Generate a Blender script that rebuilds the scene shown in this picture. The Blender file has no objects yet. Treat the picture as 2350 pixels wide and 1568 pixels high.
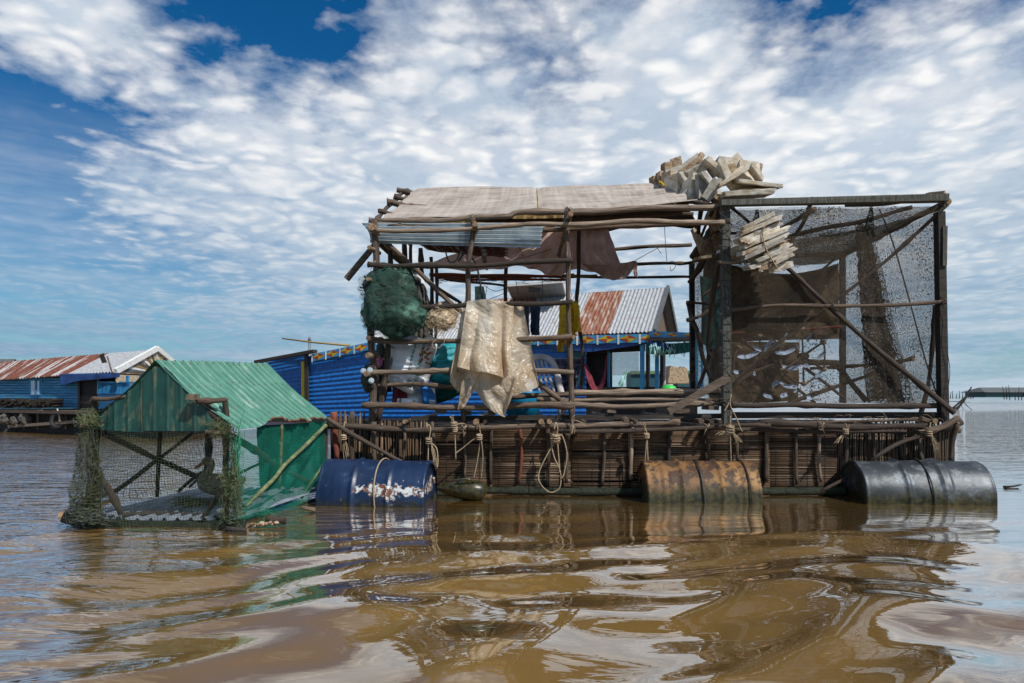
import bpy, math, random
import numpy as np
from mathutils import Vector, Matrix, noise, Euler
random.seed(7)
R = math.radians
sc = bpy.context.scene
col = sc.collection
H = 0.76          # eye height above the water
FV = 1567.0       # focal length in the units the photograph was measured in

def P(x, y, Y):   # measured photo point at distance Y -> world point
    return Vector(((x - 1175) / FV * Y, Y, H + (912 - y) / FV * Y))
def Q(x, y, Y):   # the same from full resolution pixels
    return P(x / 1.0894, y / 1.0894, Y)
def Z1(x, y, Y): return Q(100 + x / 2.904, 840 + y / 2.904, Y)
def Z3(x, y, Y): return Q(1600 + x / 4.7526, 370 + y / 4.7526, Y)
def N(v): return noise.noise(Vector(v))

# ------------------------------------------------------------------ materials
class NT:
    def __init__(s, name):
        s.m = bpy.data.materials.new(name); s.m.use_nodes = True
        s.t = s.m.node_tree; s.n = s.t.nodes; s.l = s.t.links
        s.b = s.n['Principled BSDF']; s.o = s.n['Material Output']
        s.tc = s.n.new('ShaderNodeTexCoord')
    def new(s, typ, **kw):
        d = s.n.new('ShaderNode' + typ)
        for k, v in kw.items(): setattr(d, k, v)
        return d
    def link(s, a, b): s.l.new(a, b)
    def mapping(s, src, scale=(1, 1, 1), rot=(0, 0, 0), loc=(0, 0, 0)):
        m = s.new('Mapping'); m.inputs['Scale'].default_value = scale
        m.inputs['Rotation'].default_value = rot; m.inputs['Location'].default_value = loc
        s.link(src, m.inputs['Vector']); return m.outputs[0]
    def noise(s, vec, scale, detail=5, rough=.55, dist=0):
        d = s.new('TexNoise'); d.inputs['Scale'].default_value = scale
        d.inputs['Detail'].default_value = detail; d.inputs['Roughness'].default_value = rough
        d.inputs['Distortion'].default_value = dist
        s.link(vec, d.inputs['Vector']); return d.outputs['Fac']
    def ramp(s, fac, stops, interp='LINEAR'):
        r = s.new('ValToRGB'); r.color_ramp.interpolation = interp
        e = r.color_ramp.elements
        while len(e) < len(stops): e.new(.5)
        for i, (p, c) in enumerate(stops):
            e[i].position = p
            e[i].color = (c, c, c, 1) if isinstance(c, (int, float)) else tuple(c) + (1,)
        s.link(fac, r.inputs[0]); return r.outputs[0]
    def math(s, op, a, b=None, clamp=False):
        m = s.new('Math', operation=op, use_clamp=clamp)
        for i, v in enumerate((a, b)):
            if v is None: continue
            if isinstance(v, (int, float)): m.inputs[i].default_value = v
            else: s.link(v, m.inputs[i])
        return m.outputs[0]
    def mix(s, fac, a, b, blend='MIX'):
        m = s.new('Mix', data_type='RGBA', blend_type=blend)
        for ix, v in ((0, fac), (6, a), (7, b)):
            sock = m.inputs[ix]
            if isinstance(v, (int, float)): sock.default_value = v if ix == 0 else (v, v, v, 1)
            elif isinstance(v, tuple): sock.default_value = v + (1,)
            else: s.link(v, sock)
        return m.outputs[2]
    def bump(s, h, strength=.4, dist=.01):
        b = s.new('Bump'); b.inputs['Strength'].default_value = strength
        b.inputs['Distance'].default_value = dist
        s.link(h, b.inputs['Height']); s.link(b.outputs[0], s.b.inputs['Normal']); return b
    def sep(s, v):
        d = s.new('SeparateXYZ'); s.link(v, d.inputs[0]); return d.outputs
    def color(s, c): s.link(c, s.b.inputs['Base Color'])
    def rough(s, r):
        if isinstance(r, (int, float)): s.b.inputs['Roughness'].default_value = r
        else: s.link(r, s.b.inputs['Roughness'])
    def vary(s, c, lo=.65, hi=1.35):      # every object a little lighter or darker
        oi = s.new('ObjectInfo'); mr = s.new('MapRange')
        mr.inputs[3].default_value = lo; mr.inputs[4].default_value = hi
        s.link(oi.outputs['Random'], mr.inputs[0])
        vm = s.new('VectorMath', operation='SCALE'); s.link(c, vm.inputs[0]); s.link(mr.outputs[0], vm.inputs[3])
        return vm.outputs[0]

M = {}
def simple(name, c1, c2, scale=8, stretch=(1, 1, 1), rough=.8, bump=.3, bd=.01, metal=0, coord='Object',
           spots=None, lo=.8, hi=1.2, detail=6, thr=(.35, .65), trans=0):
    t = NT(name); v = t.mapping(t.tc.outputs[coord], stretch)
    n = t.noise(v, scale, detail, .6)
    c = t.ramp(n, [(thr[0], c1), (thr[1], c2)])
    if spots:
        n2 = t.noise(t.mapping(t.tc.outputs[coord], tuple(q * .9 for q in stretch), loc=(3, 1, 7)), spots[1], 7, .7)
        c = t.mix(t.ramp(n2, [(spots[2], 0), (spots[2] + spots[3], 1)]), c, spots[0])
    c = t.vary(c, lo, hi); t.color(c); t.rough(rough)
    t.b.inputs['Metallic'].default_value = metal
    if bump: t.bump(t.noise(v, scale * 3, 6, .65), bump, bd)
    if trans:
        tr = t.new('BsdfTranslucent'); t.link(c, tr.inputs[0])
        mx = t.new('MixShader'); mx.inputs[0].default_value = trans
        t.link(t.b.outputs[0], mx.inputs[1]); t.link(tr.outputs[0], mx.inputs[2]); t.link(mx.outputs[0], t.o.inputs[0])
    M[name] = t.m; return t.m

simple('wood', (.036, .024, .018), (.195, .136, .096), 5, (9, 1.1, 1), .85, .7, .012, coord='UV', spots=((.33, .27, .22), 3, .57, .12), lo=.5, hi=1.25)
simple('wood_dark', (.019, .013, .010), (.088, .062, .046), 5, (9, 1.1, 1), .85, .7, .012, coord='UV', spots=((.16, .13, .10), 9, .64, .1), lo=.6, hi=1.4)
simple('wood_pale', (.09, .062, .045), (.37, .28, .205), 5, (9, 1.1, 1), .8, .5, .01, coord='UV', spots=((.09, .06, .04), 7, .6, .08), lo=.75, hi=1.2)
simple('wood_red', (.12, .025, .015), (.30, .085, .05), 5, (9, 1.1, 1), .8, .5, .01, coord='UV')
simple('bamboo_yellow', (.22, .15, .05), (.42, .30, .12), 5, (6, 1, 1), .6, .3, .01, coord='UV')
simple('cut_end', (.13, .08, .045), (.38, .25, .15), 60, rough=.9, bump=.4, bd=.004)
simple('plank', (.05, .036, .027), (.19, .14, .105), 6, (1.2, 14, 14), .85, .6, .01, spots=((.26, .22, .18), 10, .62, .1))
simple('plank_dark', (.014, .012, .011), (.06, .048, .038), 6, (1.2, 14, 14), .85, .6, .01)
simple('green_post', (.03, .036, .032), (.14, .135, .115), 6, (14, 14, 1.5), .85, .6, .01, spots=((.05, .11, .09), 8, .6, .1))
simple('stick', (.026, .014, .008), (.165, .095, .048), 2.2, (1, 1, 1), .7, .4, .004, thr=(.3, .7), spots=((.02, .025, .012), 4, .55, .12), lo=.8, hi=1.2)
simple('stick_pale', (.07, .045, .03), (.32, .23, .155), 3, (1, 1, 1), .7, .4, .004, spots=((.03, .03, .02), 4, .6, .1))
simple('pen_shade_firewood', (.010, .008, .006), (.035, .026, .018), 30, rough=.9)  # near-black that paints the shade inside the pen; also colours the firewood
simple('weed_beam', (.006, .010, .006), (.03, .045, .02), 25, rough=.45, bump=1, bd=.02)
simple('rope', (.20, .145, .09), (.50, .39, .26), 120, rough=.9, bump=.5, bd=.002)
simple('rope_dark', (.015, .014, .013), (.05, .045, .04), 60, rough=.7)
simple('wire', (.02, .02, .02), (.04, .04, .04), 60, rough=.5)
simple('foam', (.46, .37, .25), (.84, .80, .71), 6, rough=.85, bump=.6, bd=.006, spots=((.24, .15, .07), 8, .53, .12), lo=.8, hi=1.12)
simple('foam_brown', (.30, .19, .10), (.58, .47, .34), 14, rough=.9, bump=.9, bd=.01, spots=((.13, .075, .035), 16, .52, .1), lo=.75, hi=1.15)
simple('foam_grey', (.27, .24, .19), (.58, .55, .49), 7, rough=.85, bump=.6, bd=.006, spots=((.28, .20, .12), 10, .6, .1))
simple('drape', (.56, .38, .34), (.80, .62, .57), 7, rough=.95, bump=.4, bd=.01, trans=.45)
simple('plastic_sheet', (.52, .35, .20), (.80, .69, .53), 3.6, (1.3, 1, .6), .30, 0, .03, spots=((.80, .76, .68), 3.2, .53, .14), trans=.45, thr=(.32, .56))
def crinkle(m):
    t = m.node_tree; n = t.nodes; l = t.links; b = n['Principled BSDF']; tc_ = n.new('ShaderNodeTexCoord'); hs_ = None
    for sc_, k in ((5, 1.0), (14, .35), (34, .12)):
        d = n.new('ShaderNodeTexNoise'); d.inputs['Scale'].default_value = sc_; d.inputs['Detail'].default_value = 2; d.inputs['Distortion'].default_value = .6; l.new(tc_.outputs['Object'], d.inputs['Vector'])
        a = n.new('ShaderNodeMath'); a.operation = 'SUBTRACT'; a.inputs[1].default_value = .5; l.new(d.outputs['Fac'], a.inputs[0])
        c = n.new('ShaderNodeMath'); c.operation = 'ABSOLUTE'; l.new(a.outputs[0], c.inputs[0]); e = n.new('ShaderNodeMath'); e.operation = 'MULTIPLY'; e.inputs[1].default_value = k; l.new(c.outputs[0], e.inputs[0])
        if hs_ is None: hs_ = e.outputs[0]
        else:
            f = n.new('ShaderNodeMath'); f.operation = 'ADD'; l.new(hs_, f.inputs[0]); l.new(e.outputs[0], f.inputs[1]); hs_ = f.outputs[0]
    bp = n.new('ShaderNodeBump'); bp.inputs['Strength'].default_value = 1; bp.inputs['Distance'].default_value = .05; l.new(hs_, bp.inputs['Height']); l.new(bp.outputs[0], b.inputs['Normal'])
    for q in n:
        if q.bl_idname == 'ShaderNodeBsdfTranslucent': l.new(bp.outputs[0], q.inputs['Normal'])
crinkle(M['plastic_sheet'])
simple('green_net_bundle', (.005, .022, .016), (.018, .062, .045), 6, rough=.9, bump=.35, bd=.006, spots=((.12, .25, .19), 5, .52, .16), lo=1, hi=1)
simple('grey_net', (.03, .03, .028), (.14, .13, .12), 26, rough=.95, bump=1, bd=.02)
simple('line_pale', (.42, .30, .17), (.75, .64, .47), 20, rough=.7, bump=.3)
simple('line_green', (.05, .07, .035), (.20, .23, .11), 20, rough=.9, bump=.3, lo=.6)
simple('line_emerald', (.01, .16, .09), (.05, .35, .2), 20, rough=.8, bump=.3)
simple('line_dark', (.03, .04, .035), (.12, .13, .11), 20, rough=.9)
simple('sack_white', (.70, .73, .79), (.88, .89, .91), 6, rough=.6, bump=.6, bd=.02, spots=((.62, .5, .4), 5, .66, .1))
simple('sack_teal', (.01, .28, .34), (.02, .44, .52), 5, rough=.5, bump=.6, bd=.02)
simple('sack_blue', (.01, .12, .42), (.03, .26, .65), 5, rough=.5, bump=.4, bd=.02)
simple('sack_dark', (.01, .015, .015), (.05, .06, .05), 12, rough=.8, bump=1, bd=.02)
simple('maroon', (.09, .01, .02), (.22, .03, .05), 8, rough=.9)
simple('pink', (.45, .06, .16), (.65, .2, .32), 10, rough=.6)
simple('ink_green', (.01, .22, .15), (.03, .34, .24), 40, rough=.7, bump=0)
simple('ink_black', (.03, .03, .035), (.10, .10, .12), 60, rough=.7, bump=0)
simple('ink_rust', (.20, .06, .015), (.38, .13, .03), 60, rough=.8, bump=0)
simple('chair_plastic', (.42, .38, .38), (.66, .62, .61), 9, rough=.5, bump=.1)
simple('tub_blue', (.0, .14, .30), (.0, .24, .44), 5, rough=.4, bump=0)
simple('yellow_cloth', (.50, .29, .01), (.82, .53, .02), 6, rough=.9, bump=.5, bd=.02)
simple('mint', (.30, .60, .55), (.50, .78, .72), 14, rough=.8)
simple('lime', (.02, .60, .05), (.05, .80, .12), 5, rough=.4)
simple('white_paint', (.62, .62, .6), (.82, .82, .8), 12, rough=.6)
simple('blue_paint', (.005, .13, .40), (.015, .26, .62), 5, rough=.5, bump=.2)
simple('yellow_paint', (.42, .32, .01), (.62, .46, .02), 9, rough=.6)
simple('red_paint', (.32, .03, .01), (.42, .06, .02), 9, rough=.6)
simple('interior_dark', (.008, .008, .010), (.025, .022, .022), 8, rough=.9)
simple('blue_planks', (.04, .20, .36), (.09, .42, .72), 3, (.7, 1, 16), .75, .6, .01, spots=((.34, .38, .40), 5, .56, .1), lo=1, hi=1)
simple('light_blue', (.02, .21, .48), (.06, .36, .64), 6, rough=.6, lo=1, hi=1)
simple('blue_tarp', (.005, .035, .16), (.015, .08, .30), 5, rough=.6, bump=.5, bd=.03)
simple('dark_hull', (.008, .009, .010), (.04, .036, .032), 6, (1, 1, 8), .8, .6, .02)
simple('rubber', (.012, .012, .014), (.03, .03, .034), 20, rough=.7)
simple('boulder', (.05, .045, .04), (.18, .16, .14), 7, rough=.9, bump=1, bd=.03)
simple('teal_wall', (.005, .05, .07), (.01, .09, .12), 6, rough=.6)
simple('slate_roof', (.075, .085, .088), (.14, .15, .15), 6, rough=.7)
simple('plant', (.03, .07, .02), (.10, .16, .05), 12, rough=.9, bump=1, bd=.02)
simple('driftwood', (.012, .012, .012), (.06, .05, .04), 12, rough=.9)
simple('duck_body', (.14, .095, .055), (.52, .41, .28), 55, (1, 1, 1.6), .9, .6, .008, thr=(.4, .6))
simple('duck_bill', (.48, .10, .02), (.60, .18, .05), 20, rough=.5)
simple('duck_dark', (.01, .008, .006), (.03, .02, .015), 20, rough=.6)
simple('blade', (.42, .56, .80), (.62, .74, .92), 9, rough=.5)
simple('denim', (.006, .010, .025), (.03, .06, .13), 12, rough=.95, bump=.8, bd=.02, spots=((.22, .20, .17), 5, .62, .12))
simple('dark_cloth_brown', (.060, .042, .024), (.17, .118, .068), 9, rough=.95, bump=.8, bd=.01, spots=((.3, .28, .22), 60, .74, .03))
simple('teal_tarp', (.004, .07, .065), (.01, .16, .15), 5, rough=.6, bump=.5, bd=.03, trans=.2)
simple('green_shade', (.003, .10, .085), (.01, .18, .15), 8, rough=.8, bump=.5, trans=.2)

def lam(name, fn):
    t = NT(name); fn(t); M[name] = t.m

def m_tarp(t):
    uv = t.tc.outputs['UV']
    n = t.noise(uv, 3, 6, .6)
    st = t.noise(t.mapping(uv, (2.5, 34, 1)), 1.3, 4)
    sv = t.noise(t.mapping(uv, (26, 1.2, 1)), 1.0, 3)
    f = t.math('ADD', t.math('MULTIPLY', st, .45), t.math('ADD', t.math('MULTIPLY', n, .4), t.math('MULTIPLY', sv, .25)))
    c = t.ramp(f, [(.40, (.16, .14, .125)), (.52, (.34, .29, .25)), (.64, (.47, .42, .37))])
    hole = t.ramp(t.noise(t.mapping(uv, (6, 9, 1)), 1.7, 2, .3), [(.77, 0), (.785, 1)])
    c = t.mix(hole, c, (.03, .025, .02)); t.color(c); t.rough(.9)
    t.bump(t.noise(uv, 60, 4), .25, .004)
lam('tarp', m_tarp)

def m_mat(t):
    uv = t.tc.outputs['UV']; s = t.sep(t.mapping(uv, (1, 1, 1)))
    w = t.math('ABSOLUTE', t.math('SINE', t.math('MULTIPLY', s[1], 150)))
    w2 = t.math('ABSOLUTE', t.math('SINE', t.math('MULTIPLY', s[0], 32)))
    n = t.noise(uv, 7, 5)
    c = t.ramp(n, [(.35, (.10, .06, .02)), (.6, (.38, .24, .09))])
    c = t.mix(t.ramp(w, [(.1, 1), (.4, 0)]), c, (.03, .02, .01))
    c = t.mix(t.ramp(w2, [(.85, 0), (.95, 1)]), c, (.42, .28, .12)); t.color(c)
    tr = t.new('BsdfTranslucent'); t.link(c, tr.inputs[0]); mx = t.new('MixShader'); mx.inputs[0].default_value = .6
    t.link(t.b.outputs[0], mx.inputs[1]); t.link(tr.outputs[0], mx.inputs[2]); t.link(mx.outputs[0], t.o.inputs[0])
lam('roof_mat', m_mat)

def m_ribbed(t):
    s = t.sep(t.tc.outputs['UV'])
    w = t.math('SINE', t.math('MULTIPLY', s[1], 190))
    c = t.ramp(w, [(.1, (.02, .017, .018)), (.9, (.10, .085, .082))]); t.color(c); t.rough(.85)
lam('ribbed_cloth', m_ribbed)

def metal_mat(name, base1, base2, rust=.55, rustw=.1, rustc=((.16, .055, .03), (.34, .14, .07)), metal=.5, rough=.45, stretch=(3, .6, 1), sc_=4):
    def f(t):
        uv = t.mapping(t.tc.outputs['UV'], stretch)
        n = t.noise(uv, sc_, 7, .65); n2 = t.noise(t.tc.outputs['UV'], 9, 6, .6)
        b = t.ramp(n2, [(.3, base1), (.7, base2)]); rc = t.ramp(n2, [(.3, rustc[0]), (.7, rustc[1])])
        k = t.ramp(n, [(rust, 0), (rust + rustw, 1)])
        t.color(t.mix(k, b, rc)); t.b.inputs['Metallic'].default_value = metal
        t.rough(t.math('ADD', t.math('MULTIPLY', k, .35), rough))
        t.bump(n2, .3, .006)
    lam(name, f)
metal_mat('zinc', (.38, .47, .54), (.62, .71, .76), .72, .1, metal=.25, rough=.35)
metal_mat('zinc_roof', (.30, .31, .33), (.52, .54, .56), .64, .06, metal=.2, rough=.5, rustc=((.22, .09, .04), (.42, .2, .10)))
metal_mat('rust_roof', (.30, .20, .16), (.48, .38, .32), .40, .14, metal=.1, rough=.6, rustc=((.17, .05, .025), (.34, .13, .07)))
metal_mat('rust_stripe', (.36, .35, .35), (.56, .54, .54), .43, .05, metal=.1, rough=.6, rustc=((.10, .03, .02), (.22, .08, .05)), stretch=(9, .25, 1), sc_=1.6)
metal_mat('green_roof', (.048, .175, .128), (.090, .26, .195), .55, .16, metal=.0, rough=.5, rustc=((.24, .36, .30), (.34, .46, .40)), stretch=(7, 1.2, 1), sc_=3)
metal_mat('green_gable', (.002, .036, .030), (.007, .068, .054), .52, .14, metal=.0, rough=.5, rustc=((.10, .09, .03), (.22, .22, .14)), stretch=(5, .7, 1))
metal_mat('blue_sheet', (.005, .085, .33), (.013, .19, .60), .66, .12, metal=.0, rough=.42, rustc=((.05, .28, .62), (.12, .36, .70)), stretch=(1, 2, 1), sc_=3)
metal_mat('floor_sheet', (.22, .26, .33), (.46, .53, .62), .62, .1, metal=.4, rough=.4)
metal_mat('torn_rust', (.10, .05, .03), (.25, .14, .08), .5, .1, metal=.1, rough=.7)

def net_mat(name, c1, c2, cell, w, fill=0, speck=.0, sscale=60, dist=.15, sdist=0, patch=None):
    def f(t):
        uv = t.tc.outputs['UV']
        nz = t.new('TexNoise'); nz.inputs['Scale'].default_value = 3
        t.link(uv, nz.inputs['Vector'])
        vm = t.new('VectorMath', operation='SCALE'); t.link(nz.outputs['Color'], vm.inputs[0]); vm.inputs[3].default_value = dist
        va = t.new('VectorMath', operation='ADD'); t.link(uv, va.inputs[0]); t.link(vm.outputs[0], va.inputs[1])
        s = t.sep(va.outputs[0]); a = None
        for i in (0, 1):
            fr = t.math('FRACT', t.math('DIVIDE', s[i], cell))
            lt = t.math('LESS_THAN', fr, w)
            a = lt if a is None else t.math('MAXIMUM', a, lt)
        if fill:
            wv = t.noise(uv, 2500, 1); a = t.math('MAXIMUM', a, t.math('LESS_THAN', wv, fill))
        if speck:
            big = t.noise(uv, 2.2, 3, .5)
            if patch:
                pz = t.sep(t.tc.outputs['Object'])[2]
            n2 = t.noise(uv, sscale, 6, .75)
            th = t.math('ADD', t.math('MULTIPLY', t.math('SUBTRACT', .5, big), .35), 1 - speck)
            a = t.math('MAXIMUM', a, t.math('GREATER_THAN', n2, th))
        c = t.ramp(t.noise(uv, 5, 5), [(.35, c1), (.65, c2)]); t.color(c); t.rough(.85)
        t.link(a, t.b.inputs['Alpha'])
        tr = t.new('BsdfTranslucent'); t.link(c, tr.inputs[0])
        tp = t.new('BsdfTransparent'); m1 = t.new('MixShader'); m2 = t.new('MixShader')
        m1.inputs[0].default_value = .3
        t.b.inputs['Alpha'].default_value = 1
        for l in list(t.b.inputs['Alpha'].links): t.l.remove(l)
        t.link(t.b.outputs[0], m1.inputs[1]); t.link(tr.outputs[0], m1.inputs[2])
        t.link(a, m2.inputs[0]); t.link(tp.outputs[0], m2.inputs[1]); t.link(m1.outputs[0], m2.inputs[2])
        t.link(m2.outputs[0], t.o.inputs[0])
    lam(name, f)
net_mat('net_shade', (.045, .034, .022), (.12, .09, .062), .0085, .21, 0, .42, 48)
net_mat('net_top', (.035, .027, .018), (.10, .078, .055), .0085, .27, 0, .47, 42)
net_mat('net_olive', (.03, .045, .025), (.10, .13, .07), .015, .12)
net_mat('net_green', (.003, .17, .11), (.012, .34, .22), .0095, .26, 0, .36, 14)
net_mat('net_tangle', (.04, .055, .028), (.12, .14, .07), .013, .15, 0, .28, 25, .4)
net_mat('net_curtain', (.02, .024, .012), (.07, .07, .04), .006, .55, 0, .5, 40)
net_mat('net_white', (.35, .37, .38), (.6, .62, .63), .045, .28)

def m_barrel(name, c1, c2, s1, s2, metal=0, rough=.35, sth=.6, alg=.1, patchz=None, patchc=None):
    def f(t):
        ob = t.tc.outputs['Object']; s = t.sep(ob)
        n = t.noise(ob, 9, 7, .7); n2 = t.noise(ob, 30, 6, .65); n3 = t.noise(t.mapping(ob, (1, 1, .6)), 13, 6, .75); n0 = t.noise(ob, 4, 4)
        c = t.ramp(n0, [(.35, c1), (.65, c2)])
        c = t.mix(t.ramp(n, [(sth, 0), (sth + .05, 1)]), c, s1)
        c = t.mix(t.ramp(n2, [(.66, 0), (.7, 1)]), c, s2)
        if patchc:      # flaking paint low on the side
            k = t.math('ADD', t.math('MULTIPLY', t.math('ABSOLUTE', t.math('SUBTRACT', s[2], patchz)), -3.2), n)
            k2 = t.math('MULTIPLY', t.ramp(k, [(.40, 0), (.43, 1)]), t.ramp(t.noise(t.mapping(ob, (1, .2, .2)), 2.6, 1), [(.47, 0), (.5, 1)]))
            c = t.mix(k2, c, t.ramp(n2, [(.47, patchc[0]), (.53, patchc[1])]))
        z = t.math('ADD', s[2], t.math('MULTIPLY', n3, -.24))
        c = t.mix(t.ramp(z, [(alg - .005, 1), (alg + .02, 0)]) if False else t.math('MULTIPLY', t.math('SUBTRACT', alg - .105, z), 12, True), c, t.ramp(n2, [(.4, (.010, .013, .006)), (.62, (.065, .055, .018))]))
        t.color(c); t.b.inputs['Metallic'].default_value = metal
        t.rough(t.math('ADD', t.math('MULTIPLY', n, .35), rough - .12)); t.bump(n2, .35, .006)
    lam(name, f)
m_barrel('barrel_blue', (.005, .018, .055), (.009, .030, .09), (.02, .06, .14), (.30, .38, .42), 0, .3, .62, .01, .085, ((.16, .06, .03), (.62, .66, .66)))
m_barrel('barrel_rust', (.15, .070, .026), (.31, .165, .055), (.065, .036, .022), (.46, .29, .09), .1, .6, .48, .12)
m_barrel('barrel_black', (.03, .036, .042), (.07, .082, .095), (.12, .14, .16), (.02, .022, .025), .45, .42, .54, .08)
m_barrel('jug', (.03, .06, .12), (.06, .10, .18), (.12, .09, .03), (.05, .045, .015), 0, .25, .45, .1)

def m_check(t):
    s = t.sep(t.tc.outputs['UV']); c = (.012, .018, .05)
    a = t.math('LESS_THAN', t.math('FRACT', t.math('MULTIPLY', s[0], 14)), .3)
    b = t.math('LESS_THAN', t.math('FRACT', t.math('MULTIPLY', s[1], 14)), .3)
    c = t.mix(t.math('MULTIPLY', a, .4), c, (.25, .12, .18)); c = t.mix(t.math('MULTIPLY', b, .4), c, (.2, .25, .36)); t.color(c)
lam('check_cloth', m_check)
def m_solar(t):
    s = t.sep(t.tc.outputs['UV'])
    a = t.math('LESS_THAN', t.math('FRACT', t.math('MULTIPLY', s[0], 9)), .04)
    b = t.math('LESS_THAN', t.math('FRACT', t.math('MULTIPLY', s[1], 4)), .05)
    t.color(t.mix(t.math('MAXIMUM', a, b), (.30, .32, .34), (.55, .57, .58))); t.rough(.4)
lam('solar_back', m_solar)

net_mat('net_film', (.014, .052, .038), (.06, .15, .11), .012, .09, 0, .40, 7)
# ------------------------------------------------------------------ mesh builder
class MB:
    def __init__(s): s.v = []; s.f = []; s.uv = []; s.mi = []; s.sm = []
    def face(s, idx, uvs, mi=0, sm=True):
        s.f.append(idx); s.uv.append(uvs); s.mi.append(mi); s.sm.append(sm)
    def tube(s, pts, radii, seg=8, mi=0, capmi=None, caps=True, flat=1.0):
        pts = [Vector(p) for p in pts]; n = len(pts)
        if not hasattr(radii, '__len__'): radii = [radii] * n
        base = len(s.v); L = 0; up = None; uo = random.random() * 7
        rings = []
        for i, p in enumerate(pts):
            d = (pts[min(i + 1, n - 1)] - pts[max(i - 1, 0)])
            if d.length < 1e-9: d = Vector((0, 0, 1))
            d.normalize()
            if up is None:
                up = Vector((0, 0, 1)) if abs(d.z) < .8 else Vector((0, -1, 0))
            a = d.cross(up)
            if a.length < 1e-6: a = d.cross(Vector((1, 0, 0)))
            a.normalize(); b = a.cross(d).normalized(); up = b
            if i: L += (p - pts[i - 1]).length
            rings.append(L)
            for k in range(seg):
                th = 2 * math.pi * k / seg
                s.v.append(p + a * math.cos(th) * radii[i] + b * math.sin(th) * radii[i] * flat)
        cir = 1.0
        for i in range(n - 1):
            for k in range(seg):
                k2 = (k + 1) % seg
                q = [base + i * seg + k, base + i * seg + k2, base + (i + 1) * seg + k2, base + (i + 1) * seg + k]
                u0, u1 = k / seg * cir * .3 + uo, (k + 1) / seg * cir * .3 + uo
                s.face(q, [(u0, rings[i] + uo), (u1, rings[i] + uo), (u1, rings[i + 1] + uo), (u0, rings[i + 1] + uo)], mi)
        if caps:
            cm = mi if capmi is None else capmi
            s.face([base + k for k in range(seg)][::-1], [(.1 * k, uo) for k in range(seg)], cm, False)
            s.face([base + (n - 1) * seg + k for k in range(seg)], [(.1 * k, uo) for k in range(seg)], cm, False)
    def box(s, c, dim, rot=None, mi=0, jit=0, cuts=1):
        c = Vector(c); rot = rot or Matrix.Identity(3); b = len(s.v)
        x, y, z = dim[0] / 2, dim[1] / 2, dim[2] / 2
        for sx, sy, sz in ((-1, -1, -1), (1, -1, -1), (1, 1, -1), (-1, 1, -1), (-1, -1, 1), (1, -1, 1), (1, 1, 1), (-1, 1, 1)):
            j = Vector([random.uniform(-jit, jit) for _ in range(3)])
            s.v.append(c + rot @ (Vector((sx * x, sy * y, sz * z)) + j))
        for q in ((0, 3, 2, 1), (4, 5, 6, 7), (0, 1, 5, 4), (2, 3, 7, 6), (1, 2, 6, 5), (3, 0, 4, 7)):
            s.face([b + i for i in q], [(0, 0), (dim[0], 0), (dim[0], dim[2]), (0, dim[2])], mi, False)
    def beam(s, p0, p1, w, h, mi=0, jit=0):       # box between two points
        p0, p1 = Vector(p0), Vector(p1); d = p1 - p0; L = d.length; d.normalize()
        up = Vector((0, 0, 1)) if abs(d.z) < .95 else Vector((0, 1, 0))
        b = up.cross(d).normalized(); c = d.cross(b).normalized()
        s.box((p0 + p1) / 2, (L, w, h), Matrix((d, b, c)).transposed(), mi, jit)
    def grid(s, fn, nu, nv, us=1, vs=1, mi=0, sm=True):
        b = len(s.v)
        for j in range(nv + 1):
            for i in range(nu + 1): s.v.append(Vector(fn(i / nu, j / nv)))
        for j in range(nv):
            for i in range(nu):
                q = [b + j * (nu + 1) + i, b + j * (nu + 1) + i + 1, b + (j + 1) * (nu + 1) + i + 1, b + (j + 1) * (nu + 1) + i]
                u0, u1, v0, v1 = i / nu * us, (i + 1) / nu * us, j / nv * vs, (j + 1) / nv * vs
                s.face(q, [(u0, v0), (u1, v0), (u1, v1), (u0, v1)], mi, sm)
    def poly(s, pts, thick=None, mi=0):          # flat polygon, with thickness vector
        b = len(s.v); n = len(pts); pts = [Vector(p) for p in pts]
        s.v += pts; o = pts[0]
        s.face(list(range(b, b + n)), [((p - o).x, (p - o).z) for p in pts], mi, False)
        if thick:
            t = Vector(thick); s.v += [p + t for p in pts]
            s.face([b + n + i for i in range(n)][::-1], [((p - o).x, (p - o).z) for p in pts][::-1], mi, False)
            for i in range(n):
                j = (i + 1) % n
                s.face([b + j, b + i, b + n + i, b + n + j], [(0, 0), (1, 0), (1, .05), (0, .05)], mi, False)
    def blob(s, c, rad, nz=.2, fr=4, nu=36, nv=24, mi=0, seed=0, ridge=False):
        c = Vector(c)
        def f(u, v):
            th = 2 * math.pi * u; ph = math.pi * v
            d = Vector((math.sin(ph) * math.cos(th), math.sin(ph) * math.sin(th), math.cos(ph)))
            k = N(d * fr + Vector((seed, seed * 2, 0))); k2 = N(d * fr * 2.7 + Vector((seed, 0, seed)))
            if ridge: k = (abs(k) * -2 + .5); k2 = abs(k2) * -1.6 + .3
            r = 1 + nz * (k + .5 * k2)
            return c + Vector((d.x * rad[0], d.y * rad[1], d.z * rad[2])) * r
        s.grid(f, nu, nv, rad[0] * 5, rad[2] * 4, mi)
    def build(s, name, mats, parent=None, loc=None):
        if not isinstance(mats, (list, tuple)): mats = [mats]
        vs = [Vector(v) for v in s.v]
        if parent is not None: o0 = Vector(parent['_w'])
        else:
            if loc is None:
                mn = Vector([min(v[i] for v in vs) for i in range(3)]); mx = Vector([max(v[i] for v in vs) for i in range(3)])
                loc = Vector(((mn.x + mx.x) / 2, (mn.y + mx.y) / 2, mn.z))
            o0 = Vector(loc)
        me = bpy.data.meshes.new(name)
        me.from_pydata([v - o0 for v in vs], [], s.f)
        uvl = me.uv_layers.new(name='UVMap'); flat = []
        for q in s.uv:
            for a in q: flat += [a[0], a[1]]
        uvl.data.foreach_set('uv', flat)
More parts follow.
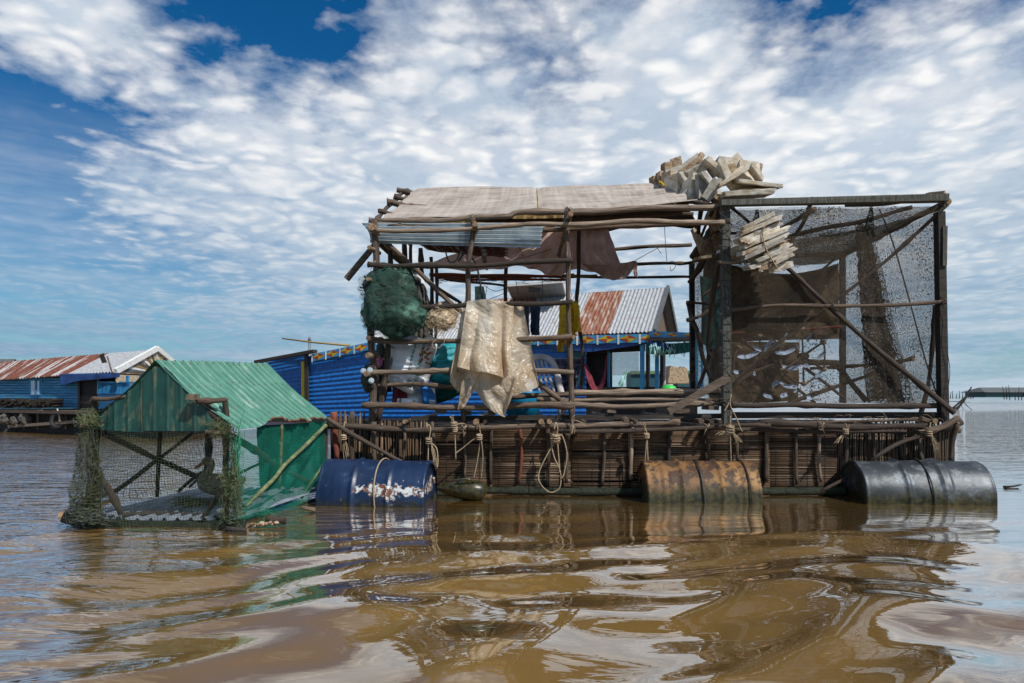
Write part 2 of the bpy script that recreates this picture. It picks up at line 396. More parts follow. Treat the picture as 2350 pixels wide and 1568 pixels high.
        for m in mats: me.materials.append(M[m] if isinstance(m, str) else m)
        me.polygons.foreach_set('material_index', s.mi); me.polygons.foreach_set('use_smooth', s.sm)
        me.update()
        o = bpy.data.objects.new(name, me); col.objects.link(o)
        if parent is not None: o.parent = parent; o.location = (0, 0, 0)
        else: o.location = o0
        o['_w'] = list(o0)
        return o

def tag(o, label, cat, group=None, kind=None):
    if label: o['label'] = label
    if cat: o['category'] = cat
    if group: o['group'] = group
    if kind: o['kind'] = kind
    return o
def thing(name, loc, label, cat, group=None):
    o = bpy.data.objects.new(name, None); col.objects.link(o); o.location = loc; o['_w'] = list(loc)
    o.empty_display_size = .1
    return tag(o, label, cat, group)

def catmull(pts, per=6):
    pts = [Vector(p) for p in pts]
    if len(pts) == 2: return [pts[0].lerp(pts[1], i / per) for i in range(per + 1)]
    out = []
    for i in range(len(pts) - 1):
        p0, p1, p2, p3 = pts[max(i - 1, 0)], pts[i], pts[i + 1], pts[min(i + 2, len(pts) - 1)]
        for k in range(per):
            t = k / per
            out.append(.5 * ((2 * p1) + (p2 - p0) * t + (2 * p0 - 5 * p1 + 4 * p2 - p3) * t * t + (3 * p1 - p0 - 3 * p2 + p3) * t ** 3))
    out.append(pts[-1]); return out

def log_mb(mb, pts, r0, r1=None, wob=.5, seg=9, ends=True):
    r1 = r1 or r0 * .8
    L = sum((Vector(pts[i + 1]) - Vector(pts[i])).length for i in range(len(pts) - 1))
    per = max(3, int(L / .07 / (len(pts) - 1)))
    c = catmull(pts, per); n = len(c); sd = random.random() * 99; rr = []
    for i in range(n):
        t = i / (n - 1)
        w = Vector((N((t * L * 2.1, sd, 0)), N((t * L * 2.1, sd, 5)), N((t * L * 2.1, sd, 9)))) * r0 * wob * 2.2
        if i in (0, n - 1): w *= .5
        c[i] = c[i] + w
        r = r0 + (r1 - r0) * t
        r *= 1 + .30 * N((t * L * 5, sd, 2)) + (.4 if random.random() < .08 else 0)
        rr.append(r)
    mb.tube(c, rr, seg, 0, 1 if ends else 0)
def log(name, parent, pts, r0, r1=None, mat='wood', wob=.5, seg=9):
    mb = MB(); log_mb(mb, pts, r0, r1, wob, seg); return mb.build(name, [mat, 'cut_end'], parent)
def board(name, parent, p0, p1, w, h, mat='plank'):
    mb = MB(); p0 = Vector(p0); p1 = Vector(p1); k = max(1, int((p1 - p0).length / .25))
    mb.beam(p0, p1, w, h, 0, min(w, h) * .08); return mb.build(name, mat, parent)
def curl_mb(mb, c, size, turns, r, n=40, seg=3):
    c = Vector(c); pts = []; a = random.random() * 6; sd = random.random() * 50
    for i in range(n):
        t = i / n
        pts.append(c + Vector((N((t * turns, sd, 0)) * size[0], N((t * turns, sd, 4)) * size[1], N((t * turns, sd, 8)) * size[2])) * 2)
    mb.tube(pts, r, seg, caps=False)
def curve_on(pts, u, cache={}):
    k = id(pts)
    if k not in cache: cache[k] = (pts, catmull(pts, 12))
    c = cache[k][1]; x = u * (len(c) - 1); i = min(int(x), len(c) - 2)
    return c[i].lerp(c[i + 1], x - i)
def cloth_mb(mb, top, bot, nu=60, nv=40, fold=.03, freq=7, crum=.01, cfr=6, seed=0, mi=0, sag=0):
    top = list(top); bot = list(bot)
    W = (Vector(top[-1]) - Vector(top[0])).length or 1; Hh = (Vector(bot[len(bot) // 2]) - Vector(top[len(top) // 2])).length
    def f(u, v):
        p = curve_on(top, u).lerp(curve_on(bot, u), v)
        ph = freq * 2 * math.pi * u + 1.3 * N((u * 3, v * 2, seed)) * 3
        d = fold * math.sin(ph) * (.35 + .65 * v) + crum * (1 - 2 * abs(N((u * cfr * W * 2, v * cfr * Hh * 2, seed + 3)))) + crum * .6 * N((u * cfr * 5 * W, v * cfr * 5 * Hh, seed))
        return p + Vector((fold * .3 * math.cos(ph) * v, d, -sag * math.sin(math.pi * u) * v))
    mb.grid(f, nu, nv, W, Hh, mi)
def cloth(name, parent, top, bot, mat, **kw):
    mb = MB(); cloth_mb(mb, top, bot, **kw); return mb.build(name, mat, parent)
def corr_mb(mb, fn, nu, nv, us, vs, period, amp, nrm, axis=0, box=False, mi=0):
    nrm = Vector(nrm).normalized()
    def f(u, v):
        w = (u * us if axis == 0 else v * vs) / period
        if box: k = max(-1, min(1, 3.2 * math.sin(2 * math.pi * w) - 2.2))
        else: k = math.sin(2 * math.pi * w)
        return Vector(fn(u, v)) + nrm * amp * k
    mb.grid(f, nu, nv, us, vs, mi)
def quad(a, b, c, d):   # a,b top left/right; d,c bottom left/right
    a, b, c, d = map(Vector, (a, b, c, d))
    return lambda u, v: a.lerp(b, u).lerp(d.lerp(c, u), v)
def pillow(name, parent, outline, Y, D, mat, rings=14, na=72, wr=.01, seed=0, loc=None):
    o3 = [Vector(p) for p in outline]; c = sum(o3, Vector()) / len(o3)
    loop = catmull(o3 + [o3[0]], 8)[:-1]; ang = []
    for p in loop: ang.append((math.atan2(p.z - c.z, p.x - c.x), (p - c).length))
    ang.sort()
    def Rr(th):
        th = (th + math.pi) % (2 * math.pi) - math.pi
        for i in range(len(ang)):
            if ang[i][0] > th:
                a, b = ang[i - 1], ang[i]; a0 = a[0] if i else a[0] - 2 * math.pi
                return a[1] + (b[1] - a[1]) * (th - a0) / max(1e-6, b[0] - a0)
        a, b = ang[-1], ang[0]; return a[1] + (b[1] - a[1]) * (th - a[0]) / max(1e-6, b[0] + 2 * math.pi - a[0])
    def dep(x, z, side=1):
        r = min(1, math.hypot(x - c.x, z - c.z) / Rr(math.atan2(z - c.z, x - c.x)))
        w = wr * (1 - 2.5 * abs(N((x * 9, z * 22, seed)))) * (1 - r ** 6)
        return -side * (D * math.sqrt(max(0, 1 - r ** 3.2)) + w)
    mb = MB()
    for side in (1, -1):
        def f(u, v):
            th = -math.pi + 2 * math.pi * u; r = v * Rr(th)
            x, z = c.x + math.cos(th) * r, c.z + math.sin(th) * r
            return Vector((x, Y + dep(x, z, side), z))
        mb.grid(f, na, rings, 1, 1)
    return mb.build(name, mat, parent, loc), (lambda x, z: Y + dep(x, z) - .003)
def text_mb(mb, txt, size, org, xdir, zdir, depfn, mi=0):
    cu = bpy.data.curves.new('t', 'FONT'); cu.body = txt; cu.size = size; cu.resolution_u = 2; cu.offset = size * .035
    o = bpy.data.objects.new('t', cu); col.objects.link(o)
    me = bpy.data.meshes.new_from_object(o.evaluated_get(bpy.context.evaluated_depsgraph_get()))
    b = len(mb.v)
    for v in me.vertices:
        p = Vector(org) + Vector(xdir) * v.co.x + Vector(zdir) * v.co.y
        if depfn: p.y = depfn(p.x, p.z)
        mb.v.append(p)
    for p in me.polygons: mb.face([b + i for i in p.vertices], [(0, 0)] * len(p.vertices), mi, False)
    bpy.data.objects.remove(o); bpy.data.meshes.remove(me); bpy.data.curves.remove(cu)
# ------------------------------------------------------------------ camera, light, sky
cam = bpy.data.cameras.new('camera'); co = bpy.data.objects.new('camera', cam); col.objects.link(co)
co.location = (0, 0, H); co.rotation_euler = (R(90), 0, 0)
cam.sensor_width = 36; cam.lens = 24; cam.shift_y = (912 - 784) / 2350; cam.clip_start = .05; cam.clip_end = 20000
sc.camera = co
SUN = Vector((.46, -.48, .75)).normalized()
sl = bpy.data.lights.new('sun', 'SUN'); sl.energy = 4.1; sl.angle = R(.6); sl.color = (1, .95, .87)
so = bpy.data.objects.new('sun', sl); col.objects.link(so); so.location = (4, -3, 8)
so.rotation_euler = (-SUN).to_track_quat('-Z', 'Y').to_euler()
w = bpy.data.worlds.new('World'); sc.world = w; w.use_nodes = True
wt = w.node_tree; wn = wt.nodes; wl = wt.links
bg = wn['Background']; bg.inputs['Strength'].default_value = .1
sky = wn.new('ShaderNodeTexSky'); sky.sky_type = 'NISHITA'; sky.sun_disc = False
sky.sun_elevation = math.asin(SUN.z); sky.sun_rotation = math.atan2(SUN.x, SUN.y)
sky.air_density = 1.0; sky.dust_density = .3; sky.ozone_density = 2.5
class W(NT):
    def __init__(s): s.t = wt; s.n = wn; s.l = wl
W_ = W(); tc = wn.new('ShaderNodeTexCoord'); D_ = tc.outputs['Generated']
s3 = W_.sep(D_)
zc = W_.math('ADD', W_.math('MAXIMUM', s3[2], 0), .10)
cx = W_.math('DIVIDE', s3[0], zc); cy = W_.math('DIVIDE', s3[1], zc)
cb = wn.new('ShaderNodeCombineXYZ'); wl.new(cx, cb.inputs[0]); wl.new(cy, cb.inputs[1])
pl = cb.outputs[0]
def blobs(items):   # soft patches of more or less cloud about fixed directions of the sky
    tot = None
    for (x, y, rad, amt) in items:
        d = Vector(((x - 1175) / FV, 1, (912 - y) / FV)).normalized()
        vm = wn.new('ShaderNodeVectorMath'); vm.operation = 'DISTANCE'
        wl.new(D_, vm.inputs[0]); vm.inputs[1].default_value = d
        mr = wn.new('ShaderNodeMapRange'); mr.interpolation_type = 'SMOOTHERSTEP'
        mr.inputs[1].default_value = 0; mr.inputs[2].default_value = rad / FV
        mr.inputs[3].default_value = amt; mr.inputs[4].default_value = 0
        wl.new(vm.outputs['Value'], mr.inputs[0])
        tot = mr.outputs[0] if tot is None else W_.math('ADD', tot, mr.outputs[0])
    return tot
cov = blobs([(10, 270, 350, -.33), (-60, 420, 300, -.08), (240, 210, 200, -.07), (120, 80, 260, .13), (330, 250, 260, -.07), (300, 480, 420, -.10), (1200, 110, 260, -.06), (800, 330, 260, -.04), (620, 10, 330, -.22), (1880, 20, 300, -.28), (2320, 10, 170, -.10), (60, 60, 180, .22), (250, 90, 170, .10),
             (140, 400, 230, .20), (900, 250, 600, .12), (1900, 330, 700, .26), (1300, 120, 500, .06), (350, 330, 330, .10), (640, 560, 700, .16), (2100, 700, 600, .10), (0, 620, 300, .02), (1500, 750, 900, .12)])
a1 = W_.noise(W_.mapping(pl, (1, 1, 1), (0, 0, R(25))), 1.15, 3, .5, .3)
a2 = W_.noise(W_.mapping(pl, (1.15, .95, 1), (0, 0, R(-28))), 4.8, 9, .62, .12)
a3 = W_.noise(W_.mapping(pl, (1, 1, 1)), 15, 8, .65, .1)
warp = wn.new('ShaderNodeTexNoise'); warp.inputs['Scale'].default_value = 3.5; warp.inputs['Detail'].default_value = 4; wl.new(pl, warp.inputs['Vector'])
wsc = wn.new('ShaderNodeVectorMath'); wsc.operation = 'SCALE'; wl.new(warp.outputs['Color'], wsc.inputs[0]); wsc.inputs[3].default_value = .42
wad = wn.new('ShaderNodeVectorMath'); wad.operation = 'ADD'; wl.new(pl, wad.inputs[0]); wl.new(wsc.outputs[0], wad.inputs[1])
vor = wn.new('ShaderNodeTexVoronoi'); vor.feature = 'SMOOTH_F1'; vor.inputs['Scale'].default_value = 9.5; vor.inputs['Smoothness'].default_value = .55; wl.new(wad.outputs[0], vor.inputs['Vector'])
puff = W_.ramp(vor.outputs['Distance'], [(.08, 1), (.62, 0)])
den = W_.math('ADD', W_.math('ADD', W_.math('MULTIPLY', a1, .34), W_.math('MULTIPLY', a2, .36)), W_.math('ADD', W_.math('MULTIPLY', a3, .18), W_.math('MULTIPLY', puff, .10)))
den = W_.math('ADD', den, cov)
alpha = W_.ramp(den, [(.39, 0), (.48, .36), (.60, .84), (.76, .99)])
cloudshade = W_.math('ADD', W_.math('MULTIPLY', W_.noise(W_.mapping(pl, (1.2, 1, 1), loc=(.06, .09, 0)), 3.0, 6, .55, .1), .62), W_.math('MULTIPLY', puff, .26))
ccol = W_.ramp(cloudshade, [(.27, (5.6, 6.5, 7.6)), (.40, (7.7, 8.1, 8.6)), (.54, (9.6, 9.6, 9.6))])
low = W_.ramp(s3[2], [(0, 1), (.08, .95), (.17, .6), (.32, 0)])            # cloud seen edge-on near the horizon is duller and bluer
streak = W_.noise(W_.mapping(D_, (2.0, 2.0, 22)), 1.8, 5, .6)
lowc = W_.ramp(streak, [(.3, (1.9, 3.5, 5.2)), (.52, (3.3, 4.8, 6.2)), (.7, (5.4, 6.3, 7.2))])
lowc = W_.mix(blobs([(-250, 800, 1300, .85)]), lowc, (1.1, 2.7, 4.6), 'MIX')
ccol = W_.mix(W_.math('MULTIPLY', low, .85), ccol, lowc)
alpha = W_.math('MAXIMUM', alpha, W_.math('MULTIPLY', W_.ramp(s3[2], [(0, 1), (.06, .95), (.18, .5), (.36, 0)]), W_.ramp(streak, [(.34, .45), (.58, 1)])))
hs = wn.new('ShaderNodeHueSaturation'); hs.inputs['Saturation'].default_value = 1.42; hs.inputs['Value'].default_value = .80
wl.new(sky.outputs[0], hs.inputs['Color'])
skyc = W_.mix(1.0, hs.outputs[0], (.55, .92, 1.0), 'MULTIPLY')
wl.new(W_.mix(alpha, skyc, ccol), bg.inputs['Color'])
sc.view_settings.view_transform = 'Standard'; sc.view_settings.look = 'None'; sc.view_settings.exposure = 0; sc.view_settings.gamma = 1
sc.cycles.transparent_max_bounces = 40; sc.cycles.max_bounces = 7; sc.cycles.caustics_reflective = False

# ------------------------------------------------------------------ water
def m_water(t):
    pos = t.new('NewGeometry').outputs['Position']
    n = t.noise(t.mapping(pos, (.5, .5, 1)), 1.2, 4, .5, 1)
    wc = t.ramp(n, [(.3, (.165, .095, .027)), (.7, (.215, .130, .041))])
    s = t.sep(pos)
    r1 = t.noise(t.mapping(pos, (2.0, 7.5, 1)), 1.6, 3, .5, .4)      # wind ripples, long across the view
    r2 = t.noise(t.mapping(pos, (1, 2.6, 1)), .55, 3, .5)
    left = t.ramp(t.math('MULTIPLY', s[0], -.25), [(.22, 0), (.60, 1)])
    far = t.ramp(t.math('MULTIPLY', s[1], .05), [(.26, 0), (.50, 1)])
    k = t.math('MAXIMUM', left, far)
    mid = t.ramp(t.math('MULTIPLY', s[1], .1), [(.30, 0), (.46, 1)])
    amp = t.math('ADD', t.math('MULTIPLY', k, .030), t.math('ADD', t.math('MULTIPLY', mid, .0030), .0010))
    h = t.math('ADD', t.math('MULTIPLY', r1, amp), t.math('MULTIPLY', r2, t.math('MULTIPLY', far, .05)))
    bp = t.bump(h, 1.0, 1.0)
    df = t.new('BsdfDiffuse'); t.link(wc, df.inputs[0]); gl = t.new('BsdfAnisotropic'); gl.inputs['Roughness'].default_value = .015; gl.inputs['Color'].default_value = (1, 1, 1, 1)
    t.link(bp.outputs[0], df.inputs['Normal']); t.link(bp.outputs[0], gl.inputs['Normal'])
    fr = t.new('Fresnel'); fr.inputs['IOR'].default_value = 1.40; t.link(bp.outputs[0], fr.inputs['Normal'])
    fac = t.math('MINIMUM', t.math('MULTIPLY', fr.outputs[0], 2.35), .88)
    mx = t.new('MixShader'); t.link(fac, mx.inputs[0]); t.link(df.outputs[0], mx.inputs[1]); t.link(gl.outputs[0], mx.inputs[2]); t.link(mx.outputs[0], t.o.inputs[0])
lam('muddy_water', m_water)
def water():
    rows = list(np.geomspace(.9, 14, 620)) + list(np.geomspace(14.3, 9000, 150)); nc = 760
    ys = np.array(rows); u = np.linspace(-1, 1, nc)
    X = np.outer(ys * 1.15 + 3.2, u); Y = np.repeat(ys[:, None], nc, 1)
    def perlin(x, y, seed):
        g = np.random.RandomState(seed).rand(256, 256) * 6.2832
        xi, yi = np.floor(x).astype(int), np.floor(y).astype(int); xf, yf = x - xi, y - yi
        def d(a, b):
            t = g[(xi + a) % 256, (yi + b) % 256]; return np.cos(t) * (xf - a) + np.sin(t) * (yf - b)
        su, sv = xf ** 3 * (xf * (xf * 6 - 15) + 10), yf ** 3 * (yf * (yf * 6 - 15) + 10)
        return (d(0, 0) * (1 - su) + d(1, 0) * su) * (1 - sv) + (d(0, 1) * (1 - su) + d(1, 1) * su) * sv
    fade = np.clip((11 - Y) / 8, 0, 1)
    wx = X + .35 * perlin(X * .9, Y * .9, 5); wy = Y + .30 * perlin(X * .9, Y * .9, 6)
    ca, sa = math.cos(R(-24)), math.sin(R(-24)); rx, ry = ca * wx - sa * wy, sa * wx + ca * wy
    near = np.clip(1 - (Y - 2.0) / 2.6, 0, 1); leftm = np.clip((-X - .8) / 1.2, 0, 1)
    Z = (.050 + .075 * near) * perlin(rx * .8, ry * 1.9, 1) * .55
    Z += (.007 + .042 * near) * perlin(rx * 1.5 + 9, ry * 3.4, 2)
    Z += (.0018 + .0062 * near) * perlin(wx * 2.6, wy * 5.5, 3)
    Z += leftm * .017 * perlin(wx * 1.1, wy * 6.2, 4)
    calm = 1 - .55 * np.clip((Y - 3) / 1.5, 0, 1)
    Z *= fade * calm
    nr = len(rows); me = bpy.data.meshes.new('water')
    V = np.stack([X, Y, Z], -1).reshape(-1, 3).astype('f')
    I = np.arange(nr * nc).reshape(nr, nc); F = np.stack([I[:-1, :-1], I[:-1, 1:], I[1:, 1:], I[1:, :-1]], -1).reshape(-1, 4)
    # a plain skirt behind the viewer, so that the lake goes on there too
    me.vertices.add(len(V)); me.vertices.foreach_set('co', V.ravel())
    me.loops.add(F.size); me.loops.foreach_set('vertex_index', F.ravel().astype('i'))
    me.polygons.add(len(F)); me.polygons.foreach_set('loop_start', (np.arange(len(F)) * 4).astype('i'))
    me.polygons.foreach_set('loop_total', np.full(len(F), 4, 'i')); me.polygons.foreach_set('use_smooth', np.ones(len(F), bool))
    me.update(calc_edges=True); me.materials.append(M['muddy_water'])
    o = bpy.data.objects.new('water', me); col.objects.link(o); o['kind'] = 'structure'
    mb = MB(); mb.poly([(-900, -900, -.13), (900, -900, -.13), (900, 900, -.13), (-900, 900, -.13)])
    b = mb.build('open_water', 'muddy_water'); b['kind'] = 'structure'
water()

F0 = 5.35   # front of the raft
# ------------------------------------------------------------------ floating pen (the bamboo hull)
pen = thing('floating_pen', (1.0, 6.4, 0), 'long floating fish pen walled with dark bamboo slats under both pole frames', 'floating pen')
def slats(x0, x1, y0, y1, Y, horiz, name='bamboo_screen', jag=0, Yb=None):
    a, b = P(x0, y0, Y), P(x1, y1, Y); mb = MB(); r = .0064
    if horiz:
        z = a.z
        while z > b.z:
            x = a.x
            while x < b.x:
                L = min(random.uniform(.5, 1.1), b.x - x); j = random.uniform(-.002, .002)
                mid = Vector((x + L / 2, Y + random.uniform(-.004, .004), z + random.uniform(-.003, .003)))
                if random.random() > .012:
                    mb.tube([(x, Y + j, z + random.uniform(-.002, .002)), mid, (x + L + .004, Y - j, z + random.uniform(-.002, .002))], r * random.uniform(.8, 1.2), 5, 0 if random.random() < .85 else 1)
                x += L
            z -= .0126 * random.uniform(.9, 1.25)
        k = a.x + .05
        while k < b.x:
            mb.tube([(k, Y - .008, a.z), (k + .003, Y - .009, (a.z + b.z) / 2), (k, Y - .008, b.z)], .0018, 4, 2); k += random.uniform(.10, .14)
    else:
        x = a.x
        while x < b.x:
            t = random.uniform(-jag, jag)
            mb.tube([(x, Y, b.z), (x + random.uniform(-.006, .006), Y - random.uniform(0, .005), (a.z + b.z) / 2), (x + random.uniform(-.01, .01), Y, a.z + t)], r * random.uniform(.8, 1.25), 5, 0 if random.random() < .7 else 1)
            x += .0185 * random.uniform(.9, 1.2)
        for zz in (.2, .5, .8):
            z = a.z + (b.z - a.z) * zz; mb.tube([(a.x, Y - .008, z), (b.x, Y - .008, z + .004)], .002, 4, 2)
    return mb.build(name, ['stick', 'stick_pale', 'rope_dark'], pen)
slats(762, 836, 945, 1136, F0 + .05, False, jag=.015)
slats(836, 985, 968, 1136, F0 + .05, False, jag=.012)
for x0, x1 in ((978, 1130), (1130, 1312), (1312, 1448), (1448, 1625), (1625, 1765), (1765, 1918)):
    slats(x0, x1, 986 + random.uniform(-3, 3), 1138, F0 + random.uniform(-.006, .006), True)
slats(1912, 2186, 966, 1138, F0 + .01, False, jag=.01)
mb = MB()       # dark sheet standing in for the pen's inner shade, plus its other walls
zb, zt = -.08, .50
A, B = P(762, 960, F0 + .1), P(2186, 960, F0 + .1)
for (p, q) in (((A.x, A.y), (B.x, B.y)), ((A.x, A.y), (A.x, 7.6)), ((B.x, B.y), (B.x, 7.6)), ((A.x, 7.6), (B.x, 7.6))):
    mb.poly([(p[0], p[1], zb), (q[0], q[1], zb), (q[0], q[1], zt), (p[0], p[1], zt)], (0, .012, 0) if p[1] == q[1] else (.012, 0, 0))
mb.build('shade_backing', 'pen_shade_firewood', pen)
mb = MB(); x = A.x + .03                        # right-hand side wall of upright sticks
y = F0 + .1
while y < 7.6:
    mb.tube([(B.x + .01, y, zb), (B.x + .015, y, zt - .02 + random.uniform(-.02, .02))], .006, 5); y += .02
mb.build('side_screen', 'stick', pen)
for (x, y0, y1, r, m) in ((767, 948, 1060, .021, 'wood_red'), (808, 946, 1070, .02, 'wood'), (858, 968, 1075, .018, 'wood'), (928, 972, 1060, .013, 'wood'), (994, 968, 1090, .016, 'wood'),
        (1065, 990, 1098, .014, 'wood'), (1128, 985, 1112, .012, 'wood'), (1192, 985, 1110, .013, 'wood_red'), (1256, 980, 1116, .018, 'wood'), (1304, 985, 1108, .016, 'wood'), (1386, 985, 1112, .014, 'wood'),
        (1450, 978, 1100, .021, 'wood_pale'), (1539, 985, 1064, .015, 'wood_dark'), (1621, 980, 1064, .016, 'wood_dark'), (1692, 985, 1060, .014, 'wood'), (1758, 978, 1106, .018, 'wood'), (1827, 985, 1112, .014, 'wood'),
        (1883, 980, 1106, .015, 'wood_pale'), (1940, 985, 1075, .017, 'wood_dark'), (2004, 982, 1055, .013, 'wood'), (2071, 985, 1055, .016, 'wood'), (2108, 982, 1056, .016, 'wood'), (2142, 985, 1058, .015, 'wood')):
    log('stake', pen, [P(x, y0, F0 - .03), P(x + random.uniform(-3, 3), (y0 + y1) / 2, F0 - .035), P(x + random.uniform(-4, 4), y1, F0 - .03)], r, r * .85, m, .6)
log('top_rail', pen, [P(752, 977, 5.25), P(865, 985, 5.24), P(964, 988, 5.23), P(1029, 987, 5.23), P(1110, 978, 5.24)], .025, .021, 'wood')
log('top_rail', pen, [P(1075, 981, 5.20), P(1292, 978, 5.24), P(1423, 976, 5.24), P(1560, 972, 5.24)], .022, .02, 'wood')
log('top_rail', pen, [P(1280, 988, 5.22), P(1432, 987, 5.23), P(1549, 983, 5.22), P(1687, 978, 5.22), P(1765, 975, 5.22)], .018, .015, 'wood')
log('top_rail', pen, [P(1740, 973, 5.24), P(1914, 977, 5.24), P(2018, 983, 5.22), P(2140, 984, 5.2)], .026, .022, 'wood_dark')
log('top_rail', pen, [P(1690, 988, 5.30), P(1900, 990, 5.30), P(2150, 992, 5.3)], .015, .015, 'wood_dark')
log('corner_log', pen, [P(2120, 990, 5.18), P(2165, 977, 5.2), P(2202, 959, 5.2)], .026, .022, 'wood')
log('corner_log', pen, [P(2150, 984, 5.30), P(2206, 969, 5.3)], .024, .022, 'wood_dark')
log('corner_log', pen, [P(2140, 980, 5.34), P(2203, 986, 5.34)], .02, .017, 'wood')
log('corner_log', pen, [P(2182, 1060, 5.25), P(2184, 1010, 5.25), P(2196, 968, 5.22)], .022, .017, 'wood')
log('corner_log', pen, [P(2112, 962, 5.22), P(2138, 971, 5.22), P(2148, 968, 5.16)], .026, .024, 'wood')
log('brace', pen, [P(752, 961, 5.17), P(838, 1012, 5.15), P(920, 1061, 5.12)], .019, .015, 'wood')
log('brace', pen, [P(2131, 997, 5.2), P(2060, 1022, 5.18), P(2004, 1054, 5.15)], .017, .013, 'wood_dark')
log('brace', pen, [P(1885, 1128, 5.1), P(1940, 1098, 5.15)], .012, .010, 'wood_dark')
mb = MB(); c = catmull([P(985, 1134, 5.27), P(1115, 1126, 5.27), P(1300, 1128, 5.27), P(1500, 1129, 5.27), P(1700, 1128, 5.27), P(1940, 1127, 5.27)], 20)
mb.tube(c, [.030 + .008 * N(p * 9) for p in c], 10); mb.build('float_beam', 'weed_beam', pen)
# deck logs and their sawn ends under the hut
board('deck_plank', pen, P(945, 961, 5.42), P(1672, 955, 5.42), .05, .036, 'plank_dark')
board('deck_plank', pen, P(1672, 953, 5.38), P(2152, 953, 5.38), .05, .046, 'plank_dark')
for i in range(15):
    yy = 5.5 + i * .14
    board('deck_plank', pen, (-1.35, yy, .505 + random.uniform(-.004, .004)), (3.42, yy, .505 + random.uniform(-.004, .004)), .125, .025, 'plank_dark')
for (x, y, r) in ((928, 968, .016), (1092, 969, .024), (1113, 969, .018), (1242, 968, .023), (1261, 968, .019), (1340, 968, .018), (1438, 966, .021), (1460, 966, .014), (1610, 967, .021), (1634, 968, .019), (1654, 968, .015)):
    y0 = random.uniform(5.17, 5.24); o = log('deck_log', pen, [P(x, y, y0), P(x, y, y0) + Vector((0, 2.2, .0))], r, r, 'wood', .1, 9)
    if x > 1300: o.data.materials[1] = M['wood']
for (x, y, ww) in ((1012, 943, 20), (1130, 946, 18), (1400, 942, 20), (1560, 943, 30), (1075, 948, 12), (1630, 936, 24)):
    p = P(x, y, 5.48); mb = MB(); mb.box(p, (ww / 290, .2, .035), None, 0, .003); mb.build('spacer_block', 'plank', pen)
mb = MB()
for i in range(60):      # straw and frayed lashing on the pen's rim
    p = P(random.uniform(1800, 2150), random.uniform(958, 974), 5.3 + random.uniform(-.05, .1)); q = p + Vector((random.uniform(-.15, .15), random.uniform(-.03, .03), random.uniform(-.04, .04)))
    mb.tube([p, (p + q) / 2 + Vector((0, 0, .015)), q], .0022, 3)
mb.build('lashing_straw', 'stick_pale', pen)['kind'] = 'stuff'

# ------------------------------------------------------------------ pole hut
hut = thing('pole_hut', (.1, 6.3, .52), 'open shed of lashed grey poles under a sagging beige tarp roof', 'shed')
B0 = 7.3
log('post', hut, [P(858, 505, F0), P(862, 620, F0), P(854, 780, F0), P(858, 870, F0), P(855, 968, F0)], .026, .029, 'wood')
log('post', hut, [P(1083, 492, F0), P(1084, 545, F0), P(1078, 620, F0), P(1077, 690, F0), P(1068, 820, F0), P(1065, 972, F0)], .020, .022, 'wood')
log('post', hut, [P(1303, 479, F0), P(1304, 560, F0), P(1305, 690, F0), P(1310, 800, F0), P(1310, 965, F0)], .019, .021, 'wood')
log('post', hut, [P(890, 790, 5.42), P(884, 860, 5.42), P(868, 968, 5.40)], .020, .022, 'wood')
log('post', hut, [P(903, 800, 5.9), P(903, 935, 5.9)], .02, .02, 'wood_dark')
for (x, y0, y1, Y, r) in ((896, 575, 900, 5.8, .020), (928, 560, 880, 6.1, .022), (944, 560, 880, 6.3, .016), (965, 570, 860, 6.5, .021), (989, 590, 860, 6.9, .020), (1000, 600, 860, 7.2, .017), (1160, 565, 905, B0, .022)):
    log('post', hut, [P(x, y0, Y), P(x + 2, (y0 + y1) / 2, Y), P(x - 1, y1, Y)], r, r, 'wood_dark')
log('post', hut, [P(1328, 478, 6.6), P(1330, 560, 6.6), P(1329, 640, 6.6), P(1323, 720, 6.6), P(1334, 800, 6.6), P(1330, 905, 6.6)], .019, .018, 'wood_dark')
def rail(pts, r0, r1, m='wood', Y=5.29, n='rail', wob=.5): return log(n, hut, [P(x, y, Y) for x, y in pts], r0, r1, m, wob)
rail([(866, 507), (980, 508), (1080, 500), (1164, 495), (1188, 487), (1300, 485), (1420, 485), (1530, 478), (1655, 474)], .020, .025, 'wood_pale', 5.42, wob=.4)
rail([(853, 528), (930, 531), (1082, 525), (1188, 517), (1235, 513), (1340, 515), (1460, 508), (1560, 513), (1662, 511)], .017, .022, 'wood_pale', 5.29, wob=.4)
rail([(846, 608), (920, 609), (1085, 609), (1190, 603), (1313, 598)], .018, .021, 'wood_dark')
rail([(950, 706), (1050, 702), (1180, 698), (1313, 694)], .021, .017, 'wood_dark')
rail([(843, 783), (930, 784), (1100, 782), (1220, 777), (1313, 774)], .019, .021, 'wood')
rail([(838, 857), (950, 855), (1030, 853), (1230, 853), (1317, 854)], .020, .022, 'wood_pale')
rail([(865, 886), (960, 884), (1040, 887), (1150, 886)], .017, .016, 'wood', 5.42)
rail([(830, 931), (950, 933), (1060, 937), (1180, 932), (1318, 928)], .022, .026, 'wood', 5.26)
rail([(1170, 911), (1240, 906), (1320, 904)], .022, .02, 'wood', 5.7)
rail([(1312, 902), (1450, 902), (1662, 899)], .026, .028, 'wood_pale', 5.6, wob=.2)
rail([(1230, 918), (1450, 917), (1662, 915)], .018, .016, 'wood_pale', 5.55)
rail([(1308, 932), (1470, 932), (1660, 930)], .021, .019, 'wood_pale', 5.38)
log('brace', hut, [P(864, 536, 5.44), P(950, 612, 5.42), P(1036, 698, 5.40), P(1068, 722, 5.4)], .018, .019, 'wood')
log('brace', hut, [P(867, 556, 5.9), P(950, 625, 6.6), P(1057, 697, 7.2)], .022, .019, 'wood')
log('brace', hut, [P(1225, 873, 5.38), P(1250, 892, 5.36), P(1284, 918, 5.34)], .024, .020, 'wood')
